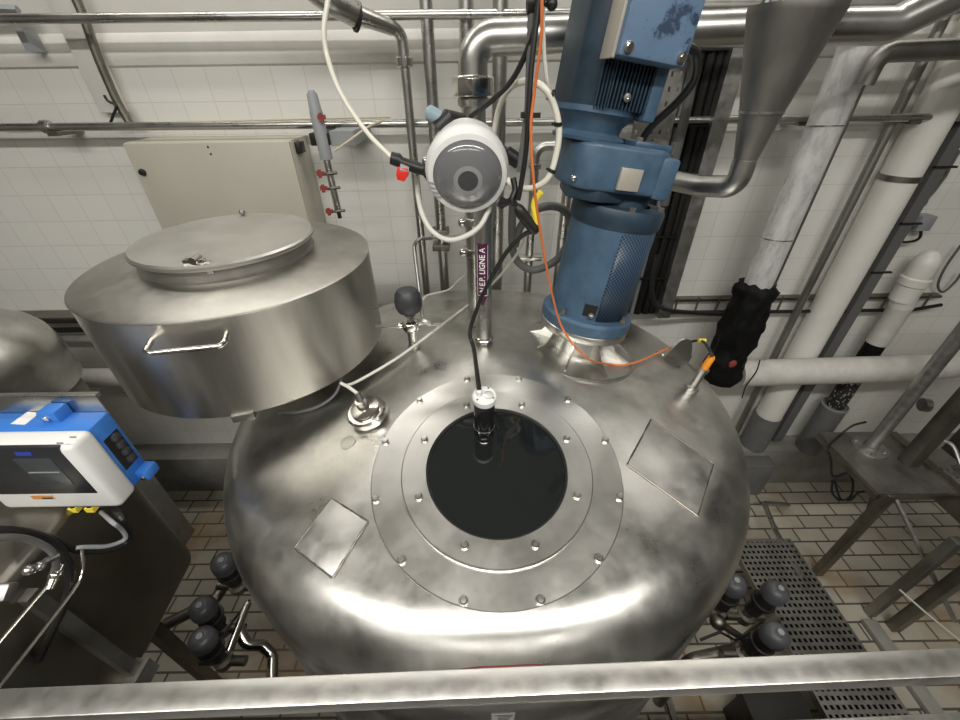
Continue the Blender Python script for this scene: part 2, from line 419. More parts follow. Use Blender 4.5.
# ------------------------------------------------------------------ round vessel on the left with a lid
VS = .93; VX, VY = -1.0 * VS, 1.585 * VS; VR = .5245 * VS * 1.018; VT = H - .6 * VS; VB = H - .995 * VS
ves = thing('charging_vessel', 'short round stainless vessel with round lid overhanging the left of the big tank', 'vessel', (VX, VY, VB))
VN = VT + .03
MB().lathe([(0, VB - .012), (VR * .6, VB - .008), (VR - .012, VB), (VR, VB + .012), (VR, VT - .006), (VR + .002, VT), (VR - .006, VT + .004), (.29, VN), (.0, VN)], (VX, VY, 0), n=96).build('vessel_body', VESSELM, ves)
MB().lathe([(.285, VN - .004), (.295, VN), (.282, VN + .006), (.277, VN + .052), (0, VN + .052)], (VX, VY, 0), n=80).build('lid_neck', DULL, ves)
LZ = H - .4655
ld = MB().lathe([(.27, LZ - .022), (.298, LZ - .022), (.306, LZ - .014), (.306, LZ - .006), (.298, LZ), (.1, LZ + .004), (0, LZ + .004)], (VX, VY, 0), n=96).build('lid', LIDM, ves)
q = G(243, 215, LZ); MB().ball(q + Vector((0, 0, .012)), .012, 12).build('hinge_knob', DULL, ld)
q = G(199, 263, LZ)
m = MB().box((-.04, -.012, -.012), (.02, .012, .014), mtx(q, (0, 0, 1), (1, .1, 0))).cyl(q + Vector((-.005, .02, .012)), q + Vector((-.005, -.02, .012)), .012)
m.box((.015, -.006, -.035), (.035, .008, .005), mtx(q, (0, 0, 1), (1, .1, 0))).build('lid_latch', CHROME, ld)
def vside(x, y):                     # pixel to vessel wall
    r = ray(x, y); o = Vector((VX, VY)); A = r.x ** 2 + r.y ** 2; B = r.x * o.x + r.y * o.y; C = o.length_squared - VR ** 2
    t = (B - math.sqrt(max(0, B * B - A * C))) / A; return up(r * t)
ha, hb = vside(152, 343), vside(226, 331)
hb.z = ha.z = (ha.z + hb.z) / 2
oa = Vector((ha.x - VX, ha.y - VY, 0)).normalized(); ob = Vector((hb.x - VX, hb.y - VY, 0)).normalized(); om = (oa + ob).normalized()
MB().tube(bent([ha - oa * .005, ha + om * .05 + Vector((0, 0, -.012)), hb + om * .05 + Vector((0, 0, -.012)), hb - ob * .005], .018), .0085, 12).build('handle', CHROME, ves)
q = vside(240, 408); on = Vector((q.x - VX, q.y - VY, 0)).normalized()
MB().box((-.035, -.03, -.022), (.035, .012, .006), mtx(Vector((q.x, q.y, VB + .012)), (0, 0, 1), on.cross(Vector((0, 0, 1))))).build('bracket', DULL, ves, bevel=.003)
nx, ny = -.68, 1.46; MB().cyl((nx, ny, cone_z(nx, ny) - .03), (nx, ny, VB), .13, 32).build('outlet_neck', DULL, ves)

# ------------------------------------------------------------------ mixer drive: motor, gearbox, guard, stool
MN = Vector((.14, .05, .987)).normalized(); MO = T(576, 346)
MX = mtx(MO, MN, (.985, .17, 0))     # local -y faces the camera
mix = thing('mixer_drive', 'tall blue mixer motor with gearbox and perforated guard bolted on the tank', 'mixer', MO)
m = MB(MX)
m.lathe([(.10, -.03), (.257, -.06), (.257, -.012), (.254, -.004), (.248, -.004), (.243, -.014), (.12, .0)], n=72).build('mounting_ring', PLATEM, mix)
m = MB(MX).lathe([(.105, -.02), (.105, .10), (.178, .104), (.182, .110), (.182, .134), (.178, .138), (.10, .138)], n=56)
m.build('stool', STEEL, mix)
for k in range(8):
    t = R(12 + 45 * k); c, s_ = math.cos(t), math.sin(t)
    d = Vector((c, s_, 0)); e = Vector((-s_, c, 0)) * .003
    MB(MX).prism([d * .10 - Vector((0, 0, .02)) - e, d * .225 - Vector((0, 0, .02)) - e, d * .225 + Vector((0, 0, .0)) - e, d * .165 + Vector((0, 0, .03)) - e, d * .13 + Vector((0, 0, .09)) - e, d * .10 + Vector((0, 0, .098)) - e], e * 2).build('stool_rib', STEEL, mix)
MB(MX).lathe([(.12, .138), (.18, .138), (.184, .145), (.182, .18), (.172, .19), (.12, .192)], n=56).build('lower_flange', BLUE, mix)
for k in range(4):
    t = R(-60 + 90 * k); MB(MX).lathe([(.012, .19), (.012, .205), (.007, .206), (.007, .22), (0, .22)], (.166 * math.cos(t), .166 * math.sin(t), 0), n=6).build('flange_bolt', DULL, mix)
gd = MB(MX).lathe([(.14, .188), (.1545, .19), (.1545, .56), (.14, .56)], n=64).build('guard', BLUE, mix)
# perforated half of the guard: an arc sheet with its own hole pattern, facing front right
m = MB(MX); n_ = 24; ta, tb = R(-104), R(24)
vs_ = []
for i in range(n_ + 1):
    t = ta + (tb - ta) * i / n_
    for zz in (.20, .53): vs_.append((.1575 * math.cos(t), .157 * math.sin(t), zz))
m.add(vs_, [(2 * i, 2 * i + 2, 2 * i + 3, 2 * i + 1) for i in range(n_)])
pf = m.build('perforated_sheet', PERF, gd)
sol = pf.modifiers.new('thick', 'SOLIDIFY'); sol.thickness = .002
uvl = pf.data.uv_layers.new(name='UVMap')
for p in pf.data.polygons:
    for li in p.loop_indices:
        vi = pf.data.loops[li].vertex_index
        i, zz = vi // 2, vi % 2
        uvl.data[li].uv = ((ta + (tb - ta) * i / n_) * .157 / .0095, (.0 if zz == 0 else .33) / .0095)
uvr = math.pi / 4
for d in uvl.data:
    u, w = d.uv; d.uv = ((u - w) * .7071, (u + w) * .7071)
arc_m = MB(MX); arc_patch(arc_m, (0, 0), .1545, R(-124), R(-106), .215, .262, 8, .003); arc_m.build('inspection_opening', BLACK, gd)
MB(MX).ball((-.06, -.15, .222), .014, 10, sq=.8).build('grease_nipple', DULL, gd)
MB(MX).lathe([(.12, .535), (.157, .537), (.163, .545), (.165, .59), (.16, .605), (.11, .608)], n=56).build('upper_flange', BLUED, mix)
for k in range(6):
    t = R(-160 + 60 * k); MB(MX).lathe([(.011, .603), (.011, .618), (0, .619)], (.146 * math.cos(t), .148 * math.sin(t), 0), n=6).build('flange_bolt', DULL, mix)
MB(MX).lathe([(.10, .60), (.10, .63), (.125, .66)], n=40).build('bearing_hub', BLUED, mix)
gb = MB(MX)
OFFM = -.178
outl = [(-.25, -.05), (-.235, -.10), (-.19, -.13), (-.06, -.135), (.03, -.14), (.06, -.12), (.085, -.07), (.085, .08), (.06, .135), (-.2, .135), (-.24, .07)]
gb.prism([(x, y, .65) for x, y in outl], (0, 0, .14))
gear = gb.build('gearbox', BLUE, mix, bevel=.016, seg=3)
m = MB(MX).prism([(x, y, .615) for x, y in [(-.24, -.07), (-.15, -.125), (-.04, -.10), (.02, .1), (-.2, .1)]], (0, 0, .06)); m.build('gearbox_foot', BLUED, gear, bevel=.012)
MB(MX).box((.03, -.138, .645), (.098, .10, .772)).build('end_cover', BLUE, gear, bevel=.012)
MB(MX).box((-.105, -.147, .665), (-.03, -.134, .73)).build('name_plate', PLATEB, gear, bevel=.001)
MB(MX).box((-.07, -.12, .785), (.06, .02, .805)).build('top_cover', BLUE, gear, bevel=.006)
for bx, by in ((.035, -.10), (-.05, -.10), (.10, -.06), (.09, .05)):
    MB(MX).lathe([(.011, .78), (.011, .815), (0, .816)], (bx, by, 0), n=6).build('cover_bolt', DULL, gear)
MB(MX).ball((-.236, -.10, .68), .011, 10).build('drain_plug', CHROME, gear)
MB(MX).lathe([(.115, .785), (.118, .795), (.095, .81), (.10, .83), (.125, .855), (.135, .86), (.135, .875), (.1, .875)], (OFFM, 0, 0), n=48).build('motor_adapter', BLUE, mix)
mot = MB(MX)
hs = [(-.09, -.06), (-.045, -.115), (.085, -.12), (.12, -.07), (.12, .09), (.08, .12), (-.06, .12), (-.09, .09)]
mot.prism([(OFFM + x, y, .865) for x, y in hs], (0, 0, .6)); motor = mot.build('motor_housing', FINSHADE, mix, bevel=.01)
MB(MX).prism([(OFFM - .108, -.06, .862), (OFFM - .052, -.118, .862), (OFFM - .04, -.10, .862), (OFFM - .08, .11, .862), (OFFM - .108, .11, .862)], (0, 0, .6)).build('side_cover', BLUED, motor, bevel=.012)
for k in range(11):
    x = OFFM - .030 + k * .0115
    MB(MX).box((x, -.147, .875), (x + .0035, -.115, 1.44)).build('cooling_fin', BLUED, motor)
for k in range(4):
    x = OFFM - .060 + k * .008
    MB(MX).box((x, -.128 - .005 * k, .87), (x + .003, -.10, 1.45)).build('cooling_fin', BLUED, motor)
MB(MX).box((OFFM + .09, -.15, .855), (OFFM + .13, .05, 1.46)).build('side_rail', BLUE, motor, bevel=.008)
tb_ = MB(MX).box((OFFM - .068, -.215, .985), (OFFM + .13, -.13, 1.30)).build('terminal_box', BLUEL, motor, bevel=.01)
MB(MX).box((OFFM - .077, -.20, .98), (OFFM - .067, -.125, 1.31)).build('box_edge', PLATEB, tb_, bevel=.003)
for bx, bz in ((-.045, 1.005), (.11, 1.005)):
    MB(MX).lathe([(.013, 0), (.013, .006), (.007, .007), (.007, .012), (0, .012)], (OFFM + bx, -.215, bz), (0, -1, 0), 12).build('screw', CHROME, tb_)
MB(MX).lathe([(.011, 0), (.011, .012), (.004, .013), (0, .008)], (OFFM + .02, -.146, .905), (0, -1, 0), 12).build('eye_screw', STEEL, motor)
MB(MX).lathe([(.13, 1.5), (.16, 1.5), (.165, 1.52), (.165, 1.68), (.13, 1.74), (0, 1.745)], (OFFM, 0, 0), n=40).build('fan_cover', BLUED, mix)
# cable gland and cable from the terminal box
def ml(x, y, z): return MX @ Vector((x, y, z))
MB().tube(crom([ml(OFFM + .135, -.16, 1.04), ml(OFFM + .19, -.15, 1.03), ml(OFFM + .225, -.13, .98), ml(OFFM + .22, -.09, .92), ml(OFFM + .19, -.04, .85), ml(OFFM + .18, -.02, .80)], 8), .012, 10).build('motor_cable', BLACK, mix)

# ------------------------------------------------------------------ fittings standing on the tank
# sight lamp
lq = T(484, 431); lq = FC + (lq - FC) - FN * ((lq - FC).dot(FN)) + FN * .009
ML = mtx(lq, FN + Vector((0, .05, .02)), (1, 0, 0))
MLT = ML @ Matrix.Translation((0, 0, .06))
lamp = thing('sight_lamp', 'small black and chrome lamp standing on the edge of the manhole glass', 'lamp', lq)
MB(ML).lathe([(0, 0), (.026, 0), (.03, .004), (.03, .012), (.027, .016), (.027, .02), (.032, .022), (.033, .155), (.03, .16), (0, .16)], n=32).build('lamp_body', mat('black_chrome', (.03, .03, .032), .12, .6), lamp)
MB(ML).lathe([(.0335, .022), (.035, .024), (.035, .03), (.0335, .032)], n=32).build('chrome_collar', CHROME, lamp)
cp = MB(MLT).lathe([(.03, .096), (.036, .097), (.037, .103), (.037, .118), (.033, .122), (0, .122)], n=32).build('lamp_cap', WHITEP, lamp)
MB(MLT).lathe([(.015, .1215), (.015, .124), (.011, .1245), (0, .1235)], (.012, -.002, 0), n=20).build('cable_socket', STEEL, cp)
MB(MLT).lathe([(.009, .12), (.009, .138), (.006, .142), (0, .142)], (-.016, .0, 0), n=14).build('cable_gland', WHITEP, cp)
for sx, sy in ((.012, .026), (-.022, -.02), (.026, -.014)): MB(MLT).lathe([(.003, .121), (.003, .1235), (0, .1235)], (sx, sy, 0), n=8).build('cap_screw', INK, cp)
gl = MLT @ Vector((-.016, 0, .14))
cab = tag(MB().tube(crom([gl, W(474, 350, 1.22), W(470, 332, 1.28), W(478, 306, 1.3), W(489, 282, 1.3), W(506, 253, 1.29), W(522, 236, 1.28), W(533, 231, 1.27)], 8), .0075, 10).build('lamp_cable', BLACK), 'black cable curving up from the lamp on the manhole glass', 'cable')
# union fitting on the left of the manhole
uq = T(370, 417); un = cone_n(uq.x, uq.y)
un = (un + Vector((.02, -.05, 0))).normalized()
MU = mtx(uq, un)
uni = thing('spray_fitting', 'round chrome union fitting with hose tail left of the manhole', 'fitting', uq)
MB(MU).lathe([(.045, -.015), (.05, .0), (.05, .018), (.0, .018)], n=32).build('ferrule', STEEL, uni)
m = MB(MU).lathe([(.06, .010), (.07, .015), (.07, .036), (.064, .043), (.048, .044), (.0, .044)], n=48)
m.build('union_nut', CHROME, uni)
MB(MU).lathe([(.052, .04), (.05, .056), (.036, .062), (.022, .064), (.02, .095), (.0, .096)], n=32).build('cap', CHROME, uni)
sp = MU @ Vector((0, 0, .08)); t0_ = T(350, 390, .12)
MB().tube([sp, sp + Vector((-.01, .01, .04))], [.016, .012], 14).build('elbow', STEEL, uni)
MB().tube(bent([sp + Vector((-.01, .01, .035)), sp + Vector((-.045, .03, .05)), sp + Vector((-.075, .05, .05))], .015), .006, 10).build('hose_tail', WHITEC, uni)
# sample valve with the black knob behind
vq = T(414, 346); vn = Vector((-.01, .03, 1)).normalized()
val = thing('knob_valve', 'small sample valve with dark round knob at the back of the tank', 'valve', vq)
MVv = mtx(vq, vn)
MB(MVv).lathe([(.026, -.02), (.026, .006), (.021, .01), (.021, .075), (.03, .078), (.03, .09), (.022, .093)], n=24).build('stub', STEEL, val)
m = MB(MVv).lathe([(.02, .085), (.036, .088), (.038, .094), (.038, .118), (.034, .123), (.016, .125), (.014, .16)], n=24); m.cyl((-.03, 0, .105), (-.055, -.01, .105), .014); m.build('valve_body', CHROME, val, bevel=.001)
kb = MB(MVv).lathe([(.0, .15), (.022, .15), (.026, .158), (.024, .164), (.046, .172), (.054, .19), (.056, .215), (.051, .245), (.04, .262), (.02, .268), (0, .268)], n=32).build('knob', KNOB, val)
MB(MVv).tube(crom([(.03, -.005, .115), (.06, .0, .118), (.09, .0, .105), (.125, .005, .10)], 5), [.014] * 5 + [.012] * 5 + [.007] * 6, 10).build('lever', STEEL, val)
imp = MVv @ Vector((.02, 0, .1))
tag(MB().tube(bent([imp + Vector((.028, .02, .03)), W(414, 246, 1.66), W(418, 239, 1.66), W(432, 238, 1.7), W(466, 236, 1.74)], .03), .0075, 10).build('impulse_tube', DULL), 'thin steel tube rising behind the dark knob valve then bending right', 'pipe')
ha_ = MVv @ Vector((-.05, -.01, .105))
tag(MB().tube(crom([ha_, ha_ + Vector((-.10, 0, .0)), ha_ + Vector((-.17, .01, -.005))], 6), .008, 10).build('valve_pipe', STEEL), 'short steel pipe from the knob valve towards the left vessel', 'pipe')
tag(MB().tube(crom([ha_ + Vector((-.06, .02, .09)), ha_ + Vector((-.115, .03, .06)), ha_ + Vector((-.145, .02, .0)), ha_ + Vector((-.13, .0, -.07)), ha_ + Vector((-.1, .01, -.085))], 8), .006, 10).build('valve_hose', GREYH), 'dark thin hose bowing beside the knob valve', 'hose')
# temperature probe on the right
pq = T(690, 390); pn = Vector((.23, .02, .97)).normalized()
prb = thing('temperature_probe', 'steel probe with orange plug leaning out of the right of the tank', 'probe', pq)
MP = mtx(pq, pn)
MB(MP).lathe([(.026, -.02), (.026, .01), (.031, .012), (.031, .02), (.02, .022), (.017, .024), (.017, .095), (.021, .096), (.021, .112), (.012, .114)], n=24).build('probe_body', STEEL, prb)
MB(MP).lathe([(.014, .11), (.014, .165), (.011, .172), (0, .172)], n=16).build('plug', ORANGEP, prb)
pt = MP @ Vector((0, 0, .17))
# orange cable from the ceiling, past the guard, to the probe
opts = [W(542, -60, 1.15), W(542, 0, 1.15), W(541, 40, 1.16), W(534, 95, 1.18), W(531, 130, 1.18), W(534, 185, 1.18), W(541, 235, 1.2), W(550, 285, 1.23), W(559, 320, 1.26), W(567, 336, 1.24), W(577, 349, 1.22), W(590, 360, 1.22), T(608, 367, .015), T(624, 367, .012), T(642, 363, .02), T(664, 354, .03), T(683, 351, .05)]
tag(MB().tube(crom(opts, 8), .0039, 10).build('orange_cable', ORANGE), 'orange cable hanging past the blue guard and over the tank to the lug', 'cable')
g = T(683, 351, .05); g2 = T(695, 353, .07)
con = thing('cable_plug', 'yellow tagged black cable plug between lifting lug and probe', 'plug', g)
MB().tube(crom([g, g2, pt + Vector((-.02, -.01, .03)), pt], 5), .006, 10).build('lead', BLACK, con)
MB().cyl(g2 - Vector((.016, 0, 0)), g2 + Vector((.016, .0, 0)), .011, 12).build('tag', YELLOW, con)
# white cables lying over the tank
tag(MB().tube(crom([T(350, 395, .05), T(362, 386, .03), T(400, 361, .02), T(440, 331, .02), T(475, 303, .02), W(500, 276, 1.75), W(522, 245, 1.6), W(534, 205, 1.45)], 8), .0058, 10).build('white_cable', WHITEC), 'white cable running diagonally over the tank from the union fitting', 'cable')
tag(MB().tube(crom([T(423, 306, .03), W(428, 295, 2.1), W(448, 290, 2.2), W(458, 281, 2.2), W(470, 271, 2.1), W(478, 262, 2.0)], 8), .0055, 8).build('thin_cable', WHITEC), 'thin pale cable rising behind the maroon labelled pipe', 'cable')
tag(MB().tube(crom([T(280, 414, .01), T(300, 414, .012), T(322, 408, .015), T(340, 397, .03), T(352, 382, .08), T(361, 374, .12)], 8), .006, 8).build('grey_tube', GREYH), 'grey tube lying on the tank in the shade under the left vessel', 'tube')

# ------------------------------------------------------------------ pipes
ZTOP = zc
def pipe(name, label, pts, r, m=STEEL, bend=None, n=20, parts=None, group=None):
    P = bent(pts, bend) if bend else [Vector(p) for p in pts]
    if not parts:
        return tag(MB().tube(P, r, n).build(name, m), label, 'pipe', group)
    t = thing(name, label, 'pipe', P[0] if P[0].z < P[-1].z else P[-1], group)
    MB().tube(P, r, n).build('pipe_run', m, t)
    return t
def clampnut(t, c, ax, r, w, name='union', hexa=False, m=CHROME):
    MB().lathe([(r * .8, -w), (r, -w * .8), (r, w * .8), (r * .8, w)], c, ax, 8 if hexa else 24).build(name, m, t)

# pipe with the maroon label, standing on the tank, fed by the fat pipe across the top
nb = T(484, 340); NX, NY = nb.x, nb.y
def nz(py): return W(480, py, NY).z
nep = thing('cleaning_pipe', 'upright steel pipe with maroon label standing on the middle of the tank', 'pipe', nb)
MB().tube([(NX, NY, nb.z - .03), (NX, NY, nz(165))], .0315, 24).build('pipe_run', STEEL, nep)
MB().lathe([(.03, -.02), (.04, 0), (.036, .006), (.032, .008)], (NX, NY, nb.z + .012), n=24).build('weld_collar', CHROME, nep)
pl = MB(); zl0, zl1 = nz(300), nz(241); tl0 = -PI / 2 - R(8)
arc_patch(pl, (NX, NY), .0322, tl0 - R(37), tl0 + R(37), zl0 + .035, zl1, 10, .001)
# pointed lower end of the label
npt = 10; vs_ = []
for i in range(npt + 1):
    t = tl0 + R(37) * (2 * i / npt - 1)
    w = zl0 + .035 - .045 * (1 - abs(2 * i / npt - 1))
    for rr in (.0322, .0332):
        vs_.append((NX + rr * math.cos(t), NY + rr * math.sin(t), w)); vs_.append((NX + rr * math.cos(t), NY + rr * math.sin(t), zl0 + .0352))
fs_ = []
for i in range(npt):
    b = 4 * i; fs_ += [(b + 2, b + 3, b + 7, b + 6), (b, b + 4, b + 5, b + 1), (b, b + 2, b + 6, b + 4)]
pl.add(vs_, fs_)
lb = pl.build('pipe_label', PURPLE, nep, smooth=60); lab(lb, 'maroon label with white letters')
m = MB()
for sgn in (-1, 1):
    arc_patch(m, (NX, NY), .0334, tl0 + sgn * R(34) - R(1), tl0 + sgn * R(34) + R(1), zl0 + .035, zl1 - .004, 2, .0005)
arc_patch(m, (NX, NY), .0334, tl0 - R(34), tl0 + R(34), zl0 + .033, zl0 + .0352, 8, .0005)
m.build('label_border', LETTER, lb)
fc = bpy.data.curves.new('label_lettering', 'FONT'); fc.body = 'N.E.P. LIGNE A'; fc.size = .030; fc.align_x = 'CENTER'; fc.align_y = 'CENTER'; fc.offset = .0004
fo = bpy.data.objects.new('label_lettering_text', fc); COL.objects.link(fo)
bpy.context.view_layer.update()
tm = bpy.data.meshes.new_from_object(fo.evaluated_get(bpy.context.evaluated_depsgraph_get()))
bpy.data.objects.remove(fo); bpy.data.curves.remove(fc)
bt = bmesh.new(); bt.from_mesh(tm); bmesh.ops.triangulate(bt, faces=bt.faces)
for _ in range(2): bmesh.ops.subdivide_edges(bt, edges=[e for e in bt.edges if e.calc_length() > .004], cuts=1)
bmesh.ops.triangulate(bt, faces=bt.faces); bt.to_mesh(tm); bt.free()
xs = [v.co.x for v in tm.vertices]; xm = (min(xs) + max(xs)) / 2; kx = min(1.5, (zl1 - zl0 - .062) / (max(xs) - min(xs)))
for v in tm.vertices:                 # wrap the letters round the pipe, reading upwards
    t = tl0 - v.co.y / .0334; zz = (zl0 + .035 + zl1) / 2 + (v.co.x - xm) * kx
    v.co = Vector((NX + .0339 * math.cos(t), NY + .0339 * math.sin(t), zz)) - WL[nep.name]
tm.materials.append(LETTER)
fo = bpy.data.objects.new('label_lettering', tm); COL.objects.link(fo); fo.parent = lb
# fat top pipe with elbow
fb = T(476, 306); FYY = fb.y; fe = W(474.5, 80, FYY); FXX = (fb.x + fe.x) / 2
def fz(py): return W(475, py, FYY).z
fat = thing('top_pipe', 'fat steel pipe crossing the top, elbowing down behind the white dome to the tank', 'pipe', (FXX, FYY, fb.z))
ez = W(560, 37, FYY).z
p2 = W(740, 28, FYY)
MB().tube([(FXX, FYY, fb.z - .03), (FXX, FYY, fz(92))], .05, 28).build('lower_run', STEEL, fat)
MB().tube(bent([(FXX, FYY, fz(92)), (FXX, FYY, ez), (p2.x, FYY, p2.z), W(890, 26, FYY), W(990, -22, FYY), Vector((3.2, FYY, W(1040, -40, FYY).z)), Vector((3.2, FYY, ZTOP))], .10, 10), .058, 28).build('upper_run', STEEL, fat)
MB().lathe([(.055, -.035), (.082, -.032), (.082, .026), (.074, .035), (.055, .037)], (FXX, FYY, fz(86)), n=8).build('hexagon_nut', CHROME, fat, bevel=.002)
MB().lathe([(.05, -.03), (.062, -.022), (.066, 0), (.055, .008)], (FXX, FYY, fz(99)), n=28).build('nut_liner', STEEL, fat)
for py in (221, 251):
    u = MB().lathe([(.05, -.022), (.06, -.02), (.06, .02), (.05, .022)], (FXX, FYY, fz(py)), n=24).build('union', STEEL, fat, bevel=.002)
    for sx in (-1, 1): MB().ball((FXX + sx * .062, FYY - .02, fz(py)), .022, 12).build('union_bolt', CHROME, u)
# far left of it: elbow pipe
YB = 2.62
q1 = W(404, 62, YB); q2 = W(427, 292, YB); XA = (q1.x + q2.x) / 2
pp = thing('elbow_pipe', 'steel pipe by the wall with a sloping bent top left of the white dome', 'pipe', (XA, YB, 1.6))
MB().tube([(XA, YB, 1.6), (XA, YB, q1.z - .01)], .025, 20).build('pipe_run', STEEL, pp)
ep = bent([Vector((XA, YB, q1.z)), Vector((XA, YB, W(398, 31, YB).z)), W(356, 14, 2.5), W(332, 1, 2.4), W(285, -34, 2.28), W(285, -34, 2.28) + Vector((0, 0, ZTOP - W(285, -34, 2.28).z))], .06)
MB().tube(ep, [.029 + .026 * min(1, max(0, (i - 8) / 5)) for i in range(len(ep))], 20).build('bent_top', STEEL, pp)
clampnut(pp, (XA, YB, q1.z), (0, 0, 1), .046, .022)
cq = W(357, 17, 2.5); MB().lathe([(.05, -.008), (.06, -.006), (.06, .006), (.05, .008)], cq, (W(352, 15, 2.5) - W(398, 33, YB)), 24).build('clamp_band', BLACK, pp)
# plain uprights
def upright(name, label, pa, pb, Y, r, zb=1.4, zt=None, parts=None, m=STEEL):
    A = W(*pa, Y); B = W(*pb, Y); X = (A.x + B.x) / 2; zt = ZTOP if zt is None else zt
    t = thing(name, label, 'pipe', (X, Y, zb))
    MB().tube([(X, Y, zb), (X, Y, zt)], r, 20).build('pipe_run', m, t)
    for (py, rr, w, nm) in parts or []:
        clampnut(t, (X, Y, W(pa[0], py, Y).z), (0, 0, 1), rr, w, nm, False, DARKST if nm == 'clamp' else CHROME)
    return t, X
u2, X2 = upright('upright_pipe', 'tall steel wall pipe just left of the white dome with dark clamp low down', (428, 20), (444, 285), 2.62, .033, parts=[(232, .05, .02, 'clamp'), (246, .05, .02, 'clamp')])
for z_ in (232, 246): MB().box((-.06, -.05, -.02), (.05, .06, .02), mtx(Vector((X2, 2.62, W(441, z_, 2.62).z)))).build('pipe_clamp', DARKST, u2, bevel=.004)
u3, X3 = upright('upright_pipe', 'tall steel wall pipe behind the right of the white dome', (500, 10), (497, 285), 2.62, .04)
u4, X4 = upright('upright_pipe', 'tall steel wall pipe passing behind the elbow of the fat top pipe', (464, 6), (470, 100), 2.66, .038)
# P4: pipe with elbow at the top
A = W(533, 195, 2.46); X5 = A.x; zt5 = W(538, 146, 2.46).z
u5 = thing('bent_upright_pipe', 'steel pipe behind the grey hose loop, elbowed right at the top', 'pipe', (X5, 2.46, 1.4))
MB().tube(bent([(X5, 2.46, 1.4), (X5, 2.46, zt5), (X5 + .5, 2.46, zt5 + .0)], .06), .025, 18).build('pipe_run', STEEL, u5)
zq = W(531, 257, 2.46).z
MB().box((-.075, -.035, -.014), (.075, .035, .014), mtx(Vector((X5, 2.46, zq)))).build('pipe_clamp', CHROME, u5, bevel=.004)
clampnut(u5, (X5, 2.46, W(533, 166, 2.46).z), (0, 0, 1), .036, .014)
u6, X6 = upright('upright_pipe', 'tall steel wall pipe partly hidden behind the blue mixer guard', (569, 185), (557, 275), 2.55, .031)
# wall rails
zr = W(480, 123, 2.68).z
rp = thing('wall_rail_pipe', 'thin steel pipe along the whole wall just above the cream cabinet', 'pipe', (x0, 2.68, zr))
MB().tube([(x0, 2.68, zr + .02), (-1.5, 2.68, zr + .005), (1.0, 2.68, zr), (x1, 2.68, zr - .01)], .0215, 16).build('pipe_run', STEEL, rp)
for px in (52, 330, 800, 910):
    q = W(px, 128, 2.68); MB().box((q.x - .03, 2.66, zr - .035), (q.x + .03, YW, zr - .016)).build('bracket', DARKST, rp)
q = W(50, 132, 2.68); MB().lathe([(.02, -.02), (.036, -.018), (.036, .018), (.02, .02)], (q.x, 2.68, zr + .01), (1, 0, 0), 16).build('coupling', STEEL, rp)
q = W(480, 18, 2.6)
tag(MB().tube([(x0, 2.6, q.z + .03), (-2, 2.6, q.z + .02), (x1, 2.6, q.z)], .021, 16).build('high_pipe', STEEL), 'thin steel pipe along the top edge of the photo', 'pipe')
tag(MB().tube([W(690, 7, 2.25), W(830, 6, 2.25), W(900, 5, 2.25), Vector((x1, 2.25, W(1050, -4, 2.25).z))], .03, 18).build('upper_rear_pipe', DULL), 'dull pipe at the top right behind the fat pipe', 'pipe')
cw = tag(MB().tube([W(0, 127, 2.8), W(60, 126, 2.8), W(110, 124, 2.8), W(300, 119, 2.8), W(390, 117, 2.8)], .006, 8).build('clipped_cable', BEIGE), 'thin beige cable clipped along the wall over the rail pipe', 'cable')
tag(MB().tube([W(-20, 8, 2.75), W(18, 10, 2.75)], .02, 4).box((-.02, -.02, -.1), (.02, .06, .0), mtx(W(21, 28, 2.75))).box((-.9, -.02, -.015), (.02, .02, .015), mtx(W(21, 18, 2.75))).build('wall_bracket', GREYP), 'grey bent bracket on the wall at the top left corner', 'bracket')
# conduit down the pilaster
tag(MB().tube(crom([W(72, -10, 2.77), W(84, 18, 2.77), W(97, 55, 2.77), W(110, 86, 2.77), W(118, 103, 2.77), W(130, 124, 2.77)], 4), .022, 12).build('wall_conduit', DARKST), 'dark conduit running down the pilaster above the cream cabinet', 'conduit')
tag(MB().tube(crom([W(104, 95, 2.74), W(108, 101, 2.74), W(116, 106, 2.74), W(113, 116, 2.74), W(110, 124, 2.74)], 5), .007, 8).build('looped_wire', BLACK), 'short black wire looping beside the pilaster conduit', 'wire')

# ------------------------------------------------------------------ cream wall cabinet
YC = 2.56
c0 = W(121, 143, YC); c1 = W(289, 141, YC); zb_ = H - 1.25
cb_ = thing('wall_cabinet', 'cream metal cabinet on the wall behind the left vessel', 'cabinet', (c0.x, YW, zb_))
MB().box((c0.x, YC + .02, zb_), (c1.x, YW, c0.z)).build('cabinet_body', CREAM, cb_, bevel=.006)
MB().box((c0.x + .004, YC, zb_ + .004), (c1.x - .004, YC + .022, c0.z - .004)).build('door', CREAM, cb_, bevel=.004)
q = W(143, 172, YC); MB().lathe([(.018, 0), (.02, .006), (.014, .022), (0, .024)], (q.x, YC, q.z), (0, -1, 0), 8).build('lock_knob', BLACK, cb_)
for px, py in ((208, 147), (211, 154)):
    q = W(px, py, YC); MB().lathe([(.006, 0), (.006, .003), (0, .003)], (q.x, YC, q.z), (0, -1, 0), 8).build('screw', INK, cb_)
q = W(313, 148, 2.7); MB().box((c1.x - .002, 2.62, q.z - .02), (c1.x + .03, 2.7, q.z + .04)).build('cable_gland', BLACK, cb_, bevel=.005)

